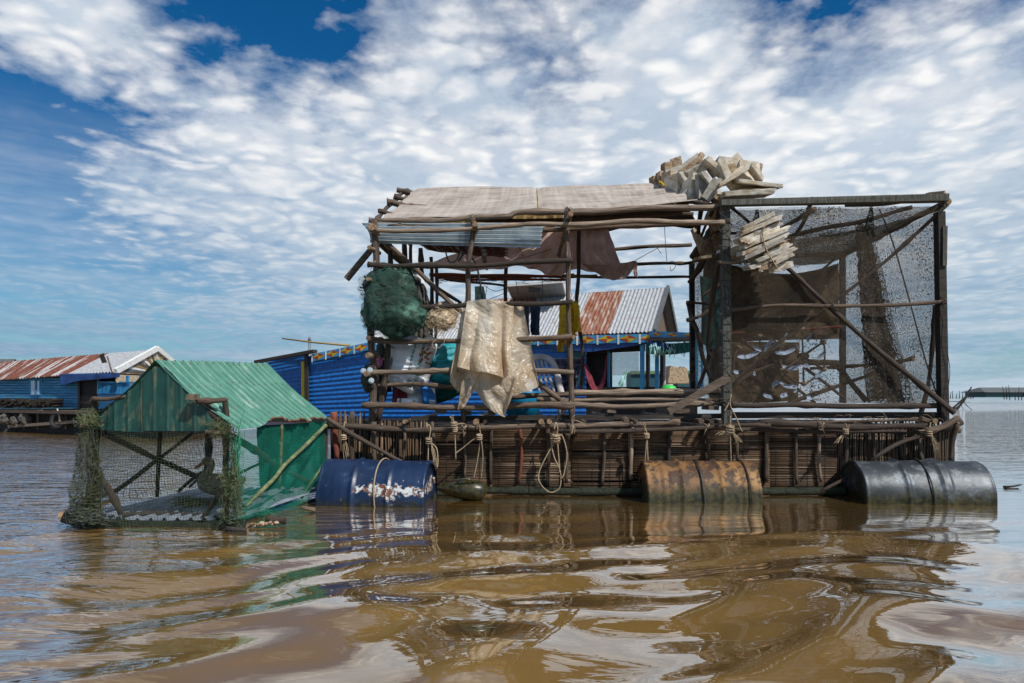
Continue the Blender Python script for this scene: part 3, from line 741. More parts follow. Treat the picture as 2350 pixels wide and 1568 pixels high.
board('outrigger_board', hut, P(860, 562, 5.45), P(795, 641, 5.45), .03, .042, 'plank')
# tie beams whose pale ends face the water
for (x, y, r, L) in ((853, 520, .028, 1.9), (1090, 514, .021, 1.9), (1310, 491, .019, 1.9), (847, 568, .016, .3), (846, 610, .001, .1), (845, 776, .019, .4), (844, 640, .016, .4), (843, 816, .02, .3), (1316, 773, .017, .5), (840, 858, .021, .3)):
    if r > .01: log('tie_beam', hut, [P(x, y, 5.20), P(x, y, 5.20) + Vector((.02, L, .02))], r, r, 'wood_pale', .1, 10)
# roof: ribs, rafters, tarp
RL, RR = P(958, 433, 6.4), P(1508, 421, 6.4); EL, ER = P(872, 505, 5.44), P(1602, 468, 5.44)
for (x, y, Y, r) in ((912, 438, 6.42, .026), (905, 452, 6.2, .024), (891, 466, 5.95, .025), (870, 487, 5.68, .021), (849, 508, 5.47, .022)):
    p = P(x, y, Y); p.y -= .05; log('roof_rib', hut, [p - Vector((0,0,.006)), p + Vector((.35, 0, -.06)), p + Vector((1.3, 0, -.08)), p + Vector((2.35 if Y > 6.3 else 2.6, 0, -.03))], r, r * .8, 'wood', .3)
log('rafter', hut, [P(925, 436, 6.45), P(905, 463, 6.15), P(885, 483, 5.8), P(857, 507, 5.4)], .018, .017, 'wood_dark')
log('rafter', hut, [P(932, 450, 6.45), P(935, 500, 6.7), P(940, 560, 7.2)], .02, .02, 'wood_dark')
log('rafter', hut, [P(1500, 430, 6.44), P(1560, 455, 5.9), P(1645, 474, 5.46)], .022, .02, 'wood_dark')
def roof(u, v):
    p = RL.lerp(RR, u).lerp(EL.lerp(ER, u), v)
    s = -.045 * math.sin(math.pi * ((u * 2) % 1)) * math.sin(math.pi * v) * (1 if u < .5 else .5)
    f = .010 * N((u * 3, v * 9, 2)) + .034 * max(0, u - .42) * math.sin(v * 22 + u * 5 + 2 * N((u * 4, v * 3, 1)))
    pinch = .04 * math.exp(-((u - .50) / .015) ** 2) * (1 - .2 * v)
    e = .03 * math.sin(u * 14) * v * v
    bow = -.05 * math.sin(math.pi * v) * (1 - abs(2 * u - 1)) * 0
    q = p + Vector((.05 * N((v * 4, u * 2, 7)) * (u in (0, 1)), -.02 * e, s + f - pinch * .4 + e * .4 + bow))
    q.z += .012 * math.sin(u * 9) * (1 - v)
    return q
mb = MB(); mb.grid(roof, 150, 60, 2.4, 1.2)
for k, n in ((0, 61),):
    pass
mb.build('tarp_roof', 'tarp', hut)
BL2, BR2, BM2 = P(905, 523, 7.15), P(1610, 523, 7.0), P(1290, 520, 7.1)
RM = RL.lerp(RR, .62)
mb = MB(); mb.grid(lambda u, v: (RL + Vector((0, .03, -.03))).lerp(RM + Vector((0, .03, -.04)), u).lerp(BL2.lerp(BM2, u), v) + Vector((0, 0, .01 * N((u * 8, v * 5, 1)))), 60, 20, 1.6, .8)
mb.build('roof_mat', 'roof_mat', hut)
mb = MB(); mb.grid(lambda u, v: (RM + Vector((0, .02, -.05))).lerp(ER + Vector((.02, .95, .48)), u).lerp(P(1290, 528, 7.0).lerp(P(1608, 520, 7.0), u), v) + Vector((0, 0, -.05 * v * math.sin(u * 7.5) * (1 if u < .5 else .5) + .008 * N((u * 5, v * 8, 3)))), 60, 24, 1.2, .7)
mb.build('back_cloth', 'ribbed_cloth', hut)
mb = MB(); mb.tube([p for p in catmull([roof(.5, v / 9) + Vector((0, -.006, .004)) for v in range(10)], 3)], .006, 5); mb.build('seam_cord', 'rope', hut)
# back rails
rail([(1110, 560), (1285, 577), (1440, 570), (1588, 562)], .018, .020, 'wood', 7.15)
rail([(1315, 607), (1450, 607), (1585, 602)], .016, .017, 'wood', 7.2)
rail([(1000, 637), (1200, 636), (1340, 636), (1583, 636)], .013, .015, 'wood', B0)
rail([(990, 634), (1100, 640), (1300, 642)], .012, .012, 'wood_red', 7.1)
rail([(985, 631), (1150, 633), (1318, 631)], .017, .014, 'wood_red', 7.0)
rail([(1300, 634), (1370, 632)], .017, .012, 'bamboo_yellow', 6.9)
rail([(1020, 640), (1100, 650), (1162, 658)], .014, .012, 'wood', 7.0)
rail([(1000, 560), (1150, 568), (1285, 572)], .012, .012, 'wood_dark', 7.15)
mb = MB()
for i in range(70): curl_mb(mb, P(random.uniform(985, 1300), random.uniform(636, 648), 7.0), (.07, .03, .018), 2, .0016, 14)
mb.build('snagged_net', 'wood_red', hut)

# ------------------------------------------------------------------ netted cage frame on the right
cage = thing('netted_cage', (2.6, 6.4, .52), 'tall netted cage of squared posts and crossed poles beside the shed', 'cage')
def cpost(n, p0, p1, w_, d_, m='plank'):
    return board(n, cage, p0, p1, d_, w_, m)
cpost('post', P(1664, 463, F0), P(1667, 972, F0), .072, .06, 'green_post')
cpost('post', P(2157, 486, F0), P(2164, 968, F0), .064, .06, 'plank_dark')
cpost('post', P(2165, 520, F0 - .02), P(2164, 612, F0 - .02), .05, .03, 'green_post')
cpost('post', P(1933, 580, B0), P(1934, 925, B0), .058, .05, 'plank_dark')
cpost('post', P(1587, 600, B0), P(1590, 892, B0), .055, .05, 'plank_dark')
cpost('top_beam', P(1655, 466, F0 - .07), P(2174, 455, F0 - .07), .05, .052, 'green_post')
log('top_beam', cage, [P(1940, 470, 5.9), P(2060, 462, 5.6), P(2168, 444, 5.33)], .022, .022, 'wood_dark', .2)
log('top_beam', cage, [P(2176, 463, 5.33), P(2060, 522, 6.2), P(1925, 588, 7.35)], .028, .03, 'wood_dark', .2)
log('top_beam', cage, [P(1588, 590, B0), P(1760, 592, B0), P(1940, 582, B0)], .026, .026, 'wood_dark', .3)
log('top_beam', cage, [P(1668, 470, F0), P(1630, 530, 6.3), P(1588, 588, B0)], .026, .026, 'wood_dark', .3)
log('roof_pole', cage, [P(1864, 457, 5.3), P(1850, 500, 6.0), P(1820, 545, 6.7), P(1800, 590, 7.3)], .018, .018, 'wood_dark', .5)
log('roof_pole', cage, [P(1868, 478, 5.5), P(1800, 520, 6.1), P(1740, 560, 6.8)], .02, .018, 'wood_dark', .4)
log('roof_pole', cage, [P(2095, 476, 5.8), P(1990, 505, 6.0), P(1900, 520, 6.2), P(1790, 548, 6.5)], .019, .02, 'wood_dark', .4)
log('roof_pole', cage, [P(1680, 476, 5.5), P(1720, 510, 5.7), P(1760, 545, 6.0)], .014, .013, 'wood', .4)
log('roof_pole', cage, [P(1640, 540, 5.6), P(1715, 534, 5.6)], .013, .013, 'wood', .4)
log('brace', cage, [P(2176, 468, F0 - .02), P(2060, 575, F0 + .08), P(1903, 702, F0 + .08), P(1770, 800, F0 + .10), P(1680, 882, F0 + .10)], .015, .011, 'wood_dark', .3)
log('brace', cage, [P(1700, 535, F0 + .03), P(1810, 619, F0 + .02), P(1901, 704, F0), P(2046, 828, F0 - .02), P(2190, 948, F0 - .08)], .013, .022, 'wood_dark', .3)
log('rail', cage, [P(1668, 712, F0 - .02), P(1780, 703, F0 - .03), P(1910, 702, F0 - .03), P(2050, 699, F0 - .03), P(2170, 690, F0 - .03)], .013, .014, 'wood', .5)
log('rail', cage, [P(1610, 768, 7.1), P(1750, 762, 7.15), P(1930, 750, 7.2)], .013, .012, 'wood_red', .3)
log('rail', cage, [P(1860, 846, 7.1), P(1990, 838, 6.6), P(2096, 824, 6.0)], .016, .015, 'wood_dark', .3)
log('rail', cage, [P(1810, 925, 6.0), P(1990, 862, 6.2), P(2100, 820, 6.1)], .018, .015, 'wood', .3)
log('rail', cage, [P(1676, 928, F0 - .03), P(1850, 932, F0 - .03), P(2150, 931, F0 - .03)], .020, .022, 'wood_dark', .3)
log('rail', cage, [P(1680, 975, F0), P(1900, 968, F0), P(2150, 962, F0)], .010, .012, 'wood', .3)
log('brace', cage, [P(2100, 1000, 5.6), P(2130, 880, 5.6), P(2145, 700, 5.5)], .018, .014, 'wood_dark', .3)
log('brace', cage, [P(1740, 735, 6.9), P(1830, 670, 7.2), P(1925, 585, 7.3)], .015, .014, 'wood_dark', .3)
log('brace', cage, [P(1700, 780, 6.9), P(1760, 830, 6.9), P(1800, 870, 6.9), P(1870, 925, 6.9)], .016, .014, 'wood', .3)
cpost('brace', P(1535, 945, 5.2), P(1672, 866, 5.22), .056, .02, 'plank')
# nets
def lash(par, x, y, Y, w_=.03, h_=.03, m='rope_dark'):
    mb = MB(); c = P(x, y, Y)
    for k in range(4):
        a0 = (-1) ** k * .8 + random.uniform(-.2, .2); d = Vector((math.cos(a0), 0, math.sin(a0)))
        mb.tube([c + d * w_ * math.cos(q) + Vector((0, -.030 * abs(math.sin(q)) - .002 * k, 0)) + Vector((0, 0, .003 * k)) for q in np.linspace(0, 3.1416, 8)], .0028, 4)
    e = c + Vector((random.uniform(-.03, .03), -.03, -random.uniform(.03, .07))); mb.tube([c - Vector((0, .03, 0)), (c + e) / 2 - Vector((.005, .02, 0)), e], .0022, 3)
    return mb.build('lashing', m, par)
for x, yy in ((858, (526, 608, 783, 856, 931)), (1082, (502, 524, 608)), (1305, (485, 514, 598, 694, 774, 854, 929))):
    for y in yy: lash(hut, x, y, F0 - .02, m='rope_dark' if random.random() < .7 else 'rope')
for x, y in ((1663, 474), (1664, 511), (1666, 712), (1666, 930), (2162, 692), (2162, 930), (2164, 470), (1906, 702)): lash(cage, x, y, F0 - .05)
for x, y in ((928, 985), (1065, 984), (1192, 979), (1304, 980), (1450, 977), (1621, 980), (1758, 974), (1883, 977), (2004, 982), (2108, 984)): lash(pen, x, y, 5.24, m='rope' if x % 2 else 'rope_dark')
FT, FBt = [P(1672, 478, F0 + .03), P(1850, 474, F0 + .05), P(2000, 472, F0 + .04), P(2155, 472, F0 + .03)], [P(1672, 930, F0 + .03), P(1850, 926, F0 + .02), P(2000, 926, F0 + .02), P(2158, 924, F0 + .03)]
cloth('front_net', cage, FT, FBt, 'net_shade', nu=50, nv=50, fold=.008, freq=3, crum=.01, cfr=1)
cloth('side_net', cage, [P(2157, 480, F0 + .04), P(2060, 530, 6.2), P(1938, 590, B0)], [P(2160, 928, F0 + .04), P(2060, 926, 6.2), P(1938, 925, B0)], 'net_shade', nu=50, nv=50, fold=.01, freq=4, crum=.015, cfr=1)
cloth('roof_net', cage, [P(1672, 482, F0 + .03), P(1900, 478, F0 + .05), P(2150, 474, F0 + .03)], [P(1590, 594, B0), P(1760, 596, B0), P(1936, 586, B0)], 'net_top', nu=60, nv=50, fold=.04, freq=2, crum=.03, cfr=2, sag=.10)
cloth('roof_cloth', cage, [P(1700, 560, 6.6), P(1850, 545, 6.6), P(2000, 520, 6.3), P(2080, 500, 6.0)], [P(1600, 598, B0), P(1760, 598, B0), P(1900, 596, 7.2), P(2020, 545, 6.6)], 'net_curtain', nu=60, nv=30, fold=.02, freq=3, crum=.03, cfr=3, sag=.04)
cloth('sun_cloth', cage, [P(1615, 588, B0 - .06), P(1690, 610, B0 - .06), P(1790, 628, B0 - .06), P(1860, 622, B0 - .06), P(1926, 604, B0 - .06)], [P(1610, 790, B0 - .06), P(1750, 782, B0 - .06), P(1926, 778, B0 - .06)], 'dark_cloth_brown', nu=60, nv=40, fold=.012, freq=4, crum=.015, cfr=2)
cloth('sun_cloth', cage, [P(1626, 788, 7.0), P(1700, 784, 7.0), P(1836, 786, 7.0)], [P(1628, 918, 7.0), P(1720, 925, 7.0), P(1832, 920, 7.0)], 'dark_cloth_brown', nu=50, nv=30, fold=.014, freq=3, crum=.02, cfr=2)
cloth('wall_net', cage, [P(1672, 490, F0 + .05), P(1628, 540, 6.3), P(1592, 592, B0)], [P(1672, 925, F0 + .05), P(1628, 915, 6.3), P(1594, 905, B0)], 'net_top', nu=40, nv=50, fold=.01, freq=3, crum=.02)
cloth('net_curtain', cage, [P(1966, 520, 6.0), P(1980, 512, 6.0), P(1996, 530, 6.0)], [P(1998, 925, 6.0), P(2035, 915, 6.0), P(2072, 925, 6.0)], 'net_curtain', nu=50, nv=70, fold=.05, freq=4, crum=.03)
cloth('net_curtain', cage, [P(1970, 560, 5.95), P(2005, 530, 5.95)], [P(2010, 925, 5.95), P(2095, 925, 5.95)], 'net_top', nu=40, nv=60, fold=.04, freq=3, crum=.02)
for x, y in ((1738, 480), (2000, 474)):
    mb = MB(); cloth_mb(mb, [P(x - 3, y, F0), P(x + 3, y, F0)], [P(x - 22, y + 75, F0 + .05), P(x + 10, y + 80, F0 + .05)], 12, 20, .02, 2, .01)
    mb.build('net_gather', 'net_curtain', cage)
mb = MB()       # cord wound up the green post and a hanging guy line
pts = [P(1665 + 15 * math.cos(t * .55), 475 + t * 1.7 * 2 + 9 * math.sin(t * .55 + 1) + 5 * N((t * .2, 1, 1)), F0 - .05 * abs(math.sin(t * .275)) - .02) for t in range(0, 140)]
mb.tube(pts, .0035, 4); mb.build('lashing_cord', 'rope_dark', cage)
mb = MB(); mb.tube(catmull([P(2018, 480, 5.45), P(2050, 560, 5.45), P(2090, 700, 5.45), P(2125, 830, 5.45), P(2150, 905, 5.45)], 6), .006, 5); mb.build('guy_line', 'rope_dark', cage)
mb = MB(); mb.tube(catmull([P(2163, 690, 5.3), P(2172, 730, 5.3), P(2170, 780, 5.3), P(2180, 850, 5.3), P(2172, 915, 5.3)], 8), .003, 4); mb.build('loose_wire', 'wire', cage)
# crooked branches between the shed and the cage
for pts, r in (([(1579, 694, 5.9), (1586, 730, 5.9), (1604, 770, 5.85), (1612, 820, 5.8), (1628, 865, 5.7), (1640, 905, 5.6)], .021), ([(1651, 600, 5.6), (1640, 690, 5.7), (1632, 740, 5.8), (1626, 790, 5.9), (1632, 815, 5.9)], .021),
               ([(1628, 800, 6.0), (1618, 850, 6.0), (1598, 905, 6.0)], .018), ([(1652, 480, 5.6), (1646, 520, 5.7), (1625, 560, 5.9), (1602, 615, 6.1), (1580, 650, 6.2)], .028), ([(1640, 478, 5.6), (1618, 530, 5.9), (1596, 590, 6.1)], .014),
               ([(1612, 470, 5.7), (1604, 540, 6.0), (1598, 600, 6.4)], .02), ([(1588, 600, 6.3), (1618, 590, 6.0), (1638, 584, 5.8)], .014)):
    log('branch', cage, [P(*p) for p in pts], r, r * .8, 'wood' if r > .02 else 'wood_dark', .7)
log('branch', cage, [P(1576, 693, 5.85), P(1610, 696, 5.9), P(1640, 698, 6.0)], .012, .011, 'wood', .4)
log('branch', cage, [P(1578, 735, 5.8), P(1610, 726, 5.9), P(1636, 706, 6.0)], .014, .012, 'wood_pale', .5)
log('branch', cage, [P(1610, 680, 5.8), P(1640, 660, 5.8), P(1662, 645, 5.8)], .013, .012, 'wood_pale', .4)
log('branch', cage, [P(1650, 602, 5.22), P(1676, 604, 5.2), P(1700, 604, 5.25)], .012, .01, 'wood_pale', .4)
cloth('green_tarp', cage, [P(1606, 632, 6.9), P(1630, 640, 6.9), P(1652, 642, 6.9)], [P(1614, 790, 6.9), P(1635, 800, 6.9), P(1655, 800, 6.9)], 'green_shade', nu=20, nv=40, fold=.02, freq=2)
# ------------------------------------------------------------------ oil drums and floats
def drum(name, c, yaw, L, r, m, label, cat='oil drum', hoops=(.33, .66), bands=(), cor=.15, group='drums floating along the raft'):
    t = thing(name, c, label, cat, group); c = Vector(c); d = Vector((math.cos(yaw), math.sin(yaw), 0))
    pr = [(0, r * .93), (0.004, r * 1.0), (.012, r * 1.012), (.020, r * 1.0)]
    n = 60
    for i in range(1, n):
        x = .02 + (L - .04) * i / n; f = x / L; rr = r
        for h in hoops: rr += .016 * math.exp(-((x - h * L) / .012) ** 2)
        rr += cor * (.004 * math.sin(x * 110) * math.exp(-((f - .15) / .08) ** 2) + .004 * math.sin(x * 110) * math.exp(-((f - .85) / .08) ** 2))
        pr.append((x, rr))
    pr += [(L - .02, r), (L - .012, r * 1.012), (L - .004, r), (L, r * .93)]
    mb = MB(); seg = 56; a = Vector((-d.y, d.x, 0)); b = Vector((0, 0, 1)); o = c - d * L / 2
    sd = random.random() * 9
    def f(u, v):
        i = v * (len(pr) - 1); i0 = min(int(i), len(pr) - 2); q = i - i0
        x = pr[i0][0] * (1 - q) + pr[i0 + 1][0] * q; rr = pr[i0][1] * (1 - q) + pr[i0 + 1][1] * q
        th = 2 * math.pi * u
        rr *= 1 + .035 * N((math.cos(th) * 1.3, math.sin(th) * 1.3, x * 3.5 + sd)) + .012 * N((math.cos(th) * 4, math.sin(th) * 4, x * 12 + sd))
        return o + d * x + a * math.cos(th) * rr + b * math.sin(th) * rr
    mb.grid(f, seg, len(pr) - 1, 2, 1); mb.build('shell', m, t)
    for s_, x in ((-1, .006), (1, L - .006)):
        mb = MB(); q = o + d * x
        prs = [(r * .96, 0), (r * .93, -.014), (r * .60, -.016), (0.001, -.016)]
        mb.grid(lambda u, v: q + d * (prs[round(v * 3)][1] * s_ * 1.0) * 1 + a * math.cos(2 * math.pi * u) * prs[round(v * 3)][0] + b * math.sin(2 * math.pi * u) * prs[round(v * 3)][0], seg, 3)
        if name != 'plastic_jug':
            for ang, rr in ((.6, .022), (3.6, .012)):
                e = q + a * math.cos(ang) * r * .7 + b * math.sin(ang) * r * .7 - d * .01 * s_
                mb.tube([e, e + d * s_ * .014], rr, 12)
        mb.build('drum_end', m, t)
    for x, mm in bands:
        mb = MB(); pts = [o + d * x * L + a * math.cos(q) * (r + .01) + b * math.sin(q) * (r + .01) + d * .01 * math.sin(q * 2) for q in np.linspace(0, 6.283, 40)]
        mb.tube(pts, .006, 5, caps=False); mb.build('strap', mm, t)
    return t
p = P(869, 1060, 4.98); drum('oil_drum', (p.x, 5.0, .032), R(-4), .77, .270, 'barrel_blue', 'blue oil drum with flaking paint floating behind the green duck cage', bands=((.55, 'rope'),))
p = P(1600, 1060, 5.1); drum('oil_drum', (p.x, 5.12, .022), R(-1), .82, .258, 'barrel_rust', 'rusty yellow oil drum floating under the middle of the bamboo wall', bands=((.49, 'wire'), (.90, 'wood_dark')), hoops=(.32, .66), cor=1)
p = P(2103, 1060, 5.06); drum('oil_drum', (p.x, 5.10, .018), R(-5), .89, .268, 'barrel_black', 'dented black oil drum floating at the right end of the raft', bands=((.52, 'wire'),), hoops=(.34, .62, .66))
j = thing('plastic_jug', P(1062, 1120, 5.05), 'slimy brown plastic jug half sunk beside the blue drum', 'jug')
mb = MB(); mb.tube([P(1003, 1122, 5.08), P(1012, 1120, 5.08), P(1030, 1122, 5.06), P(1060, 1124, 5.05), P(1085, 1126, 5.05), P(1106, 1130, 5.04), P(1114, 1136, 5.04)], [.012, .03, .05, .075, .085, .075, .04], 20, flat=.95); mb.build('jug_body', 'jug', j)
mb = MB(); mb.tube(catmull([P(1048, 1106, 5.0), P(1060, 1100, 4.98), P(1078, 1101, 4.98), P(1090, 1108, 5.0)], 5), .009, 6); mb.build('handle', 'jug', j)

# ------------------------------------------------------------------ ropes tied along the rail
def rope(label, lines, m='rope', r=.0048, Y=5.17, knots=(), frays=(), cat='rope', name='rope'):
    p0 = P(*lines[0][0], Y); t = thing(name, p0, label, cat, 'ropes tied along the raft rail')
    mb = MB()
    for ln in lines: mb.tube(catmull([P(a, b, Y + random.uniform(-.01, .01)) for a, b in ln], 8), r, 5)
    mb.build('strand', m, t)
    for (x, y, s) in knots:
        mb = MB(); mb.blob(P(x, y, Y - .01), (s * .8, s * .8, s), .3, 3, 16, 10, seed=x)
        for k in range(3):
            mb.tube([P(x, y, Y - .01) + Vector((math.cos(q) * s, math.sin(q) * s * .9 , (k - 1) * s * .7 + .3 * s * math.sin(q))) for q in np.linspace(0, 6.3, 14)], r, 5, caps=False)
        mb.build('knot', m, t)
    for (x, y, dx, dy, n) in frays:
        mb = MB()
        for k in range(n):
            q = P(x, y, Y); e = P(x + dx * random.uniform(.5, 1.1) + random.uniform(-5, 5), y + dy * random.uniform(.7, 1.05), Y - .01 + random.uniform(-.02, .02))
            mb.tube(catmull([q, q.lerp(e, .5) + Vector((random.uniform(-.012, .012), 0, .01)), e], 4), .0024, 4)
        mb.build('frayed_end', m, t)
rope('short frayed rope hanging in front of the upright slats by the duck cage', [[(792, 968), (788, 985), (790, 1000)]], knots=((789, 1003, .02),), frays=((789, 1005, 8, 55, 7),))
rope('pale rope with a long knot and frayed loop above the blue drum', [[(980, 982), (984, 975), (988, 985), (984, 1010)], [(985, 1015), (1002, 1030), (1004, 1070), (994, 1078)], [(983, 1020), (982, 1072)]], knots=((984, 1012, .022),), frays=((990, 1020, 10, 55, 6),))
rope('thick rope whipping round the rail with one end swung to the right', [[(1040, 962), (1044, 1000), (1046, 1055)], [(1044, 975), (1060, 972), (1068, 974)], [(1046, 1040), (1060, 1030), (1085, 1010), (1098, 1003)]], knots=((1042, 975, .022), (1044, 985, .018)), frays=((1040, 972, -4, -18, 8),))
rope('rope knotted over the rail with two ends reaching the sunken jug', [[(1094, 985), (1096, 970), (1101, 985), (1102, 1010), (1095, 1060), (1087, 1098)], [(1104, 1005), (1108, 1050), (1104, 1100)]], knots=((1100, 1003, .02),))
rope('longest rope hanging as a big loop down to the water', [[(1272, 985), (1276, 970), (1280, 985), (1278, 1005), (1290, 1000), (1301, 1040), (1296, 1080), (1290, 1098)], [(1276, 1010), (1255, 1045), (1237, 1085), (1240, 1110), (1262, 1130), (1284, 1120), (1286, 1085), (1272, 1050), (1266, 1020), (1276, 1006)], [(1279, 1008), (1283, 1060), (1285, 1085)]], knots=((1276, 1005, .026),))
rope('white string tuft bound at the foot of the third post', [[(1313, 962), (1314, 990)], [(1315, 965), (1330, 968), (1342, 978)]], r=.004, Y=5.15, frays=((1314, 975, 2, -22, 8), (1314, 975, -1, 22, 8)))
rope('rope with two straight tails hanging behind the rusty drum', [[(1476, 975), (1482, 985), (1484, 1005), (1480, 1060)], [(1485, 1005), (1487, 1060)]], knots=((1484, 1000, .018),), frays=((1480, 990, -6, -20, 6),))
rope('tangled rope tied under the green post with loose curled ends', [[(1678, 905), (1676, 930), (1690, 960), (1700, 985), (1704, 990)], [(1676, 920), (1662, 945)], [(1676, 955), (1676, 1000), (1678, 1065)], [(1680, 990), (1692, 1005), (1700, 1015)], [(1662, 1000), (1672, 985), (1684, 992)]], knots=((1676, 985, .028), (1672, 990, .02)), frays=((1672, 990, -26, 10, 8), (1680, 995, 18, 24, 6)))
rope('grey rope bow tied on the rail left of the black drum', [[(1940, 972), (1944, 984), (1942, 1000)], [(1948, 976), (1946, 990), (1938, 1004)]], knots=((1941, 990, .018),), frays=((1940, 995, -22, 26, 8),))
rope('white rope tassel hanging from the right end of the rail', [[(2136, 970), (2134, 985), (2140, 1005)], [(2128, 992), (2140, 994)]], knots=((2132, 994, .022),), frays=((2136, 998, 16, 42, 12), (2132, 994, -20, -6, 6)))

# ------------------------------------------------------------------ things stored in the shed
mb = MB(); A, B_ = P(830, 513, 5.42), P(1246, 514, 5.42); C_, D2 = P(1241, 568, 5.38), P(846, 556, 5.38)
def shf(u, v):
    p = A.lerp(B_, u).lerp(D2.lerp(C_, u), v); p.y += .05 * (v ** 2) - .02 + .01 * math.sin(u * 5); p.x += .03 * math.sin(v * 3) * (u < .02); return p
corr_mb(mb, shf, 40, 70, 1.5, .19, .0315, .0105, (0, -1, .25), axis=1)
s = mb.build('corrugated_sheet', 'zinc'); tag(s, 'long bluish corrugated metal sheet slung under the left eave', 'metal sheet')
mb = MB(); a, b, c, d = P(940, 548, 5.75), P(1166, 570, 5.7), P(1160, 594, 5.62), P(985, 575, 5.72)
corr_mb(mb, lambda u, v: Vector(quad(a, b, c, d)(u, v)) + Vector((.03 * N((v * 9, 1, u * 2)) * u, .02 * math.sin(u * 5), .015 * N((u * 4, v * 3, 8)))), 40, 50, 1, .14, .045, .006, (0, -1, .3), axis=1)
s = mb.build('corrugated_sheet', 'torn_rust'); s.data.materials[0] = M['rust_stripe']; tag(s, 'short rusty bent metal sheet hanging under the long bluish one', 'metal sheet')
mb = MB()
for pts in ([(1062, 515), (1066, 560), (1084, 590), (1086, 600)], [(1125, 515), (1126, 560)], [(1190, 515), (1192, 568), (1212, 605)], [(1166, 596), (1200, 592), (1240, 580), (1265, 572)]):
    mb.tube(catmull([P(x, y, 5.42) for x, y in pts], 6), .0028, 4)
s = mb.build('tie_wire', 'wire'); tag(s, 'black wires tying the corrugated sheets to the eave rails', 'wire')
mb = MB(); mb.tube(catmull([P(1020, 565, 5.6), P(1030, 600, 5.6), P(1048, 597, 5.6), P(1056, 570, 5.6)], 8), .006, 6)
mb.tube(catmull([P(1052, 600, 5.45), P(1070, 580, 5.45), P(1092, 608, 5.45), P(1102, 650, 5.45), P(1108, 695, 5.45)], 8), .008, 6)
s = mb.build('black_hose', 'rubber'); tag(s, 'black hose arching down from the rusty sheet past the dark rail', 'hose')

# hanging drape
dr = thing('drape', P(1300, 530, 6.95), 'dusty pink brown cloth sagging in folds from the back of the shed roof', 'cloth')
cloth('cloth_panel', dr, [P(1200, 520, 6.85), P(1310, 520, 6.85), P(1395, 524, 6.85)], [P(960, 612, 6.75), P(1090, 622, 6.7), P(1200, 612, 6.7), P(1270, 634, 6.7), P(1330, 618, 6.75), P(1400, 634, 6.8), P(1428, 628, 6.85)][:7], 'drape', nu=140, nv=50, fold=.055, freq=9, crum=.02, cfr=2)
cloth('cloth_panel', dr, [P(1332, 604, 6.65), P(1400, 608, 6.6), P(1456, 598, 6.6)], [P(1345, 612, 6.65), P(1395, 641, 6.6), P(1440, 636, 6.6), P(1459, 600, 6.6)], 'drape', nu=60, nv=24, fold=.02, freq=5, crum=.01)
cloth('cloth_tail', dr, [P(1452, 598, 6.58), P(1462, 600, 6.58)], [P(1456, 634, 6.58), P(1463, 636, 6.58)], 'drape', nu=10, nv=20, fold=.012, freq=2)
mb = MB()
for pts in ([(1458, 598), (1490, 580), (1512, 568)], [(1525, 520), (1528, 570), (1531, 604)], [(1508, 566), (1512, 575), (1518, 582)], [(1528, 604), (1545, 600), (1550, 612), (1540, 622), (1538, 612)]):
    mb.tube(catmull([P(x, y, 6.6) for x, y in pts], 6), .003, 4)
s = mb.build('hanging_wire', 'wire'); tag(s, 'thin wires and a bent hook dangling from the rails right of the drape', 'wire')

# green net bundle
gb = thing('net_bundle', P(905, 720, 5.3), 'big dark green fine mesh fishing net bundled over the left post', 'fishing net')
mb = MB(); mb.blob(P(905, 722, 5.27), (.235, .15, .175), .20, 1.0, 100, 70, seed=3, ridge=True); mb.build('net_heap', 'green_net_bundle', gb)
mb = MB(); mb.blob(P(893, 660, 5.36), (.19, .12, .17), .18, 1.0, 70, 50, seed=9, ridge=True); mb.build('net_heap', 'green_net_bundle', gb)
mb = MB(); mb.blob(P(868, 700, 5.27), (.105, .1, .16), .2, 1.0, 60, 40, seed=14, ridge=True); mb.build('net_heap', 'green_net_bundle', gb)
mb = MB(); mb.blob(P(905, 722, 5.26), (.25, .165, .19), .30, 1.6, 90, 60, seed=6); mb.build('net_film', 'net_film', gb)
mb = MB(); mb.blob(P(885, 672, 5.33), (.195, .135, .18), .34, 1.7, 80, 50, seed=11); mb.build('net_film', 'net_film', gb)
cloth('net_skirt', gb, [P(862, 745, 5.2), P(910, 760, 5.15), P(975, 722, 5.2)], [P(880, 768, 5.25), P(920, 778, 5.2), P(965, 755, 5.25)], 'green_net_bundle', nu=50, nv=20, fold=.02, freq=4, crum=.02)
mb = MB()
for i in range(60):
    x, y = random.uniform(850, 960), random.uniform(640, 760)
    curl_mb(mb, P(x, y, 5.27) + Vector((0, -.15 * math.sqrt(max(0, 1 - ((x - 905) / 75) ** 2 - ((y - 715) / 75) ** 2)), 0)), (.06, .02, .05), 2.5, .0016, 22)
mb.build('loose_strand', 'sack_teal', gb).data.materials[0] = M['line_dark']
mb = MB()
for (x, y) in ((838, 650), (840, 660), (842, 705), (838, 718), (843, 740), (848, 755), (846, 690)):
    for k in range(4): curl_mb(mb, P(x, y, 5.3), (.035, .02, .035), 3, .0016, 30)
s = mb.build('fishing_line_coil', 'wire'); tag(s, 'black curls of fishing line sticking out left of the green net', 'fishing line')
cloth('x', None, [P(868, 612, 5.5), P(910, 612, 5.5), P(945, 614, 5.5)], [P(862, 690, 5.5), P(910, 700, 5.5), P(960, 690, 5.5)], 'green_net_bundle', nu=50, nv=30, fold=.03, freq=5, crum=.03)
s = bpy.data.objects['x']; s.name = 'hanging_net'; tag(s, 'dark green net hanging flat from the dark rail above the bundle', 'fishing net')
cloth('x', None, [P(930, 630, 5.52), P(965, 640, 5.52), P(988, 700, 5.52)], [P(945, 770, 5.5), P(975, 775, 5.5), P(995, 745, 5.5)], 'grey_net', nu=50, nv=40, fold=.03, freq=5, crum=.03)
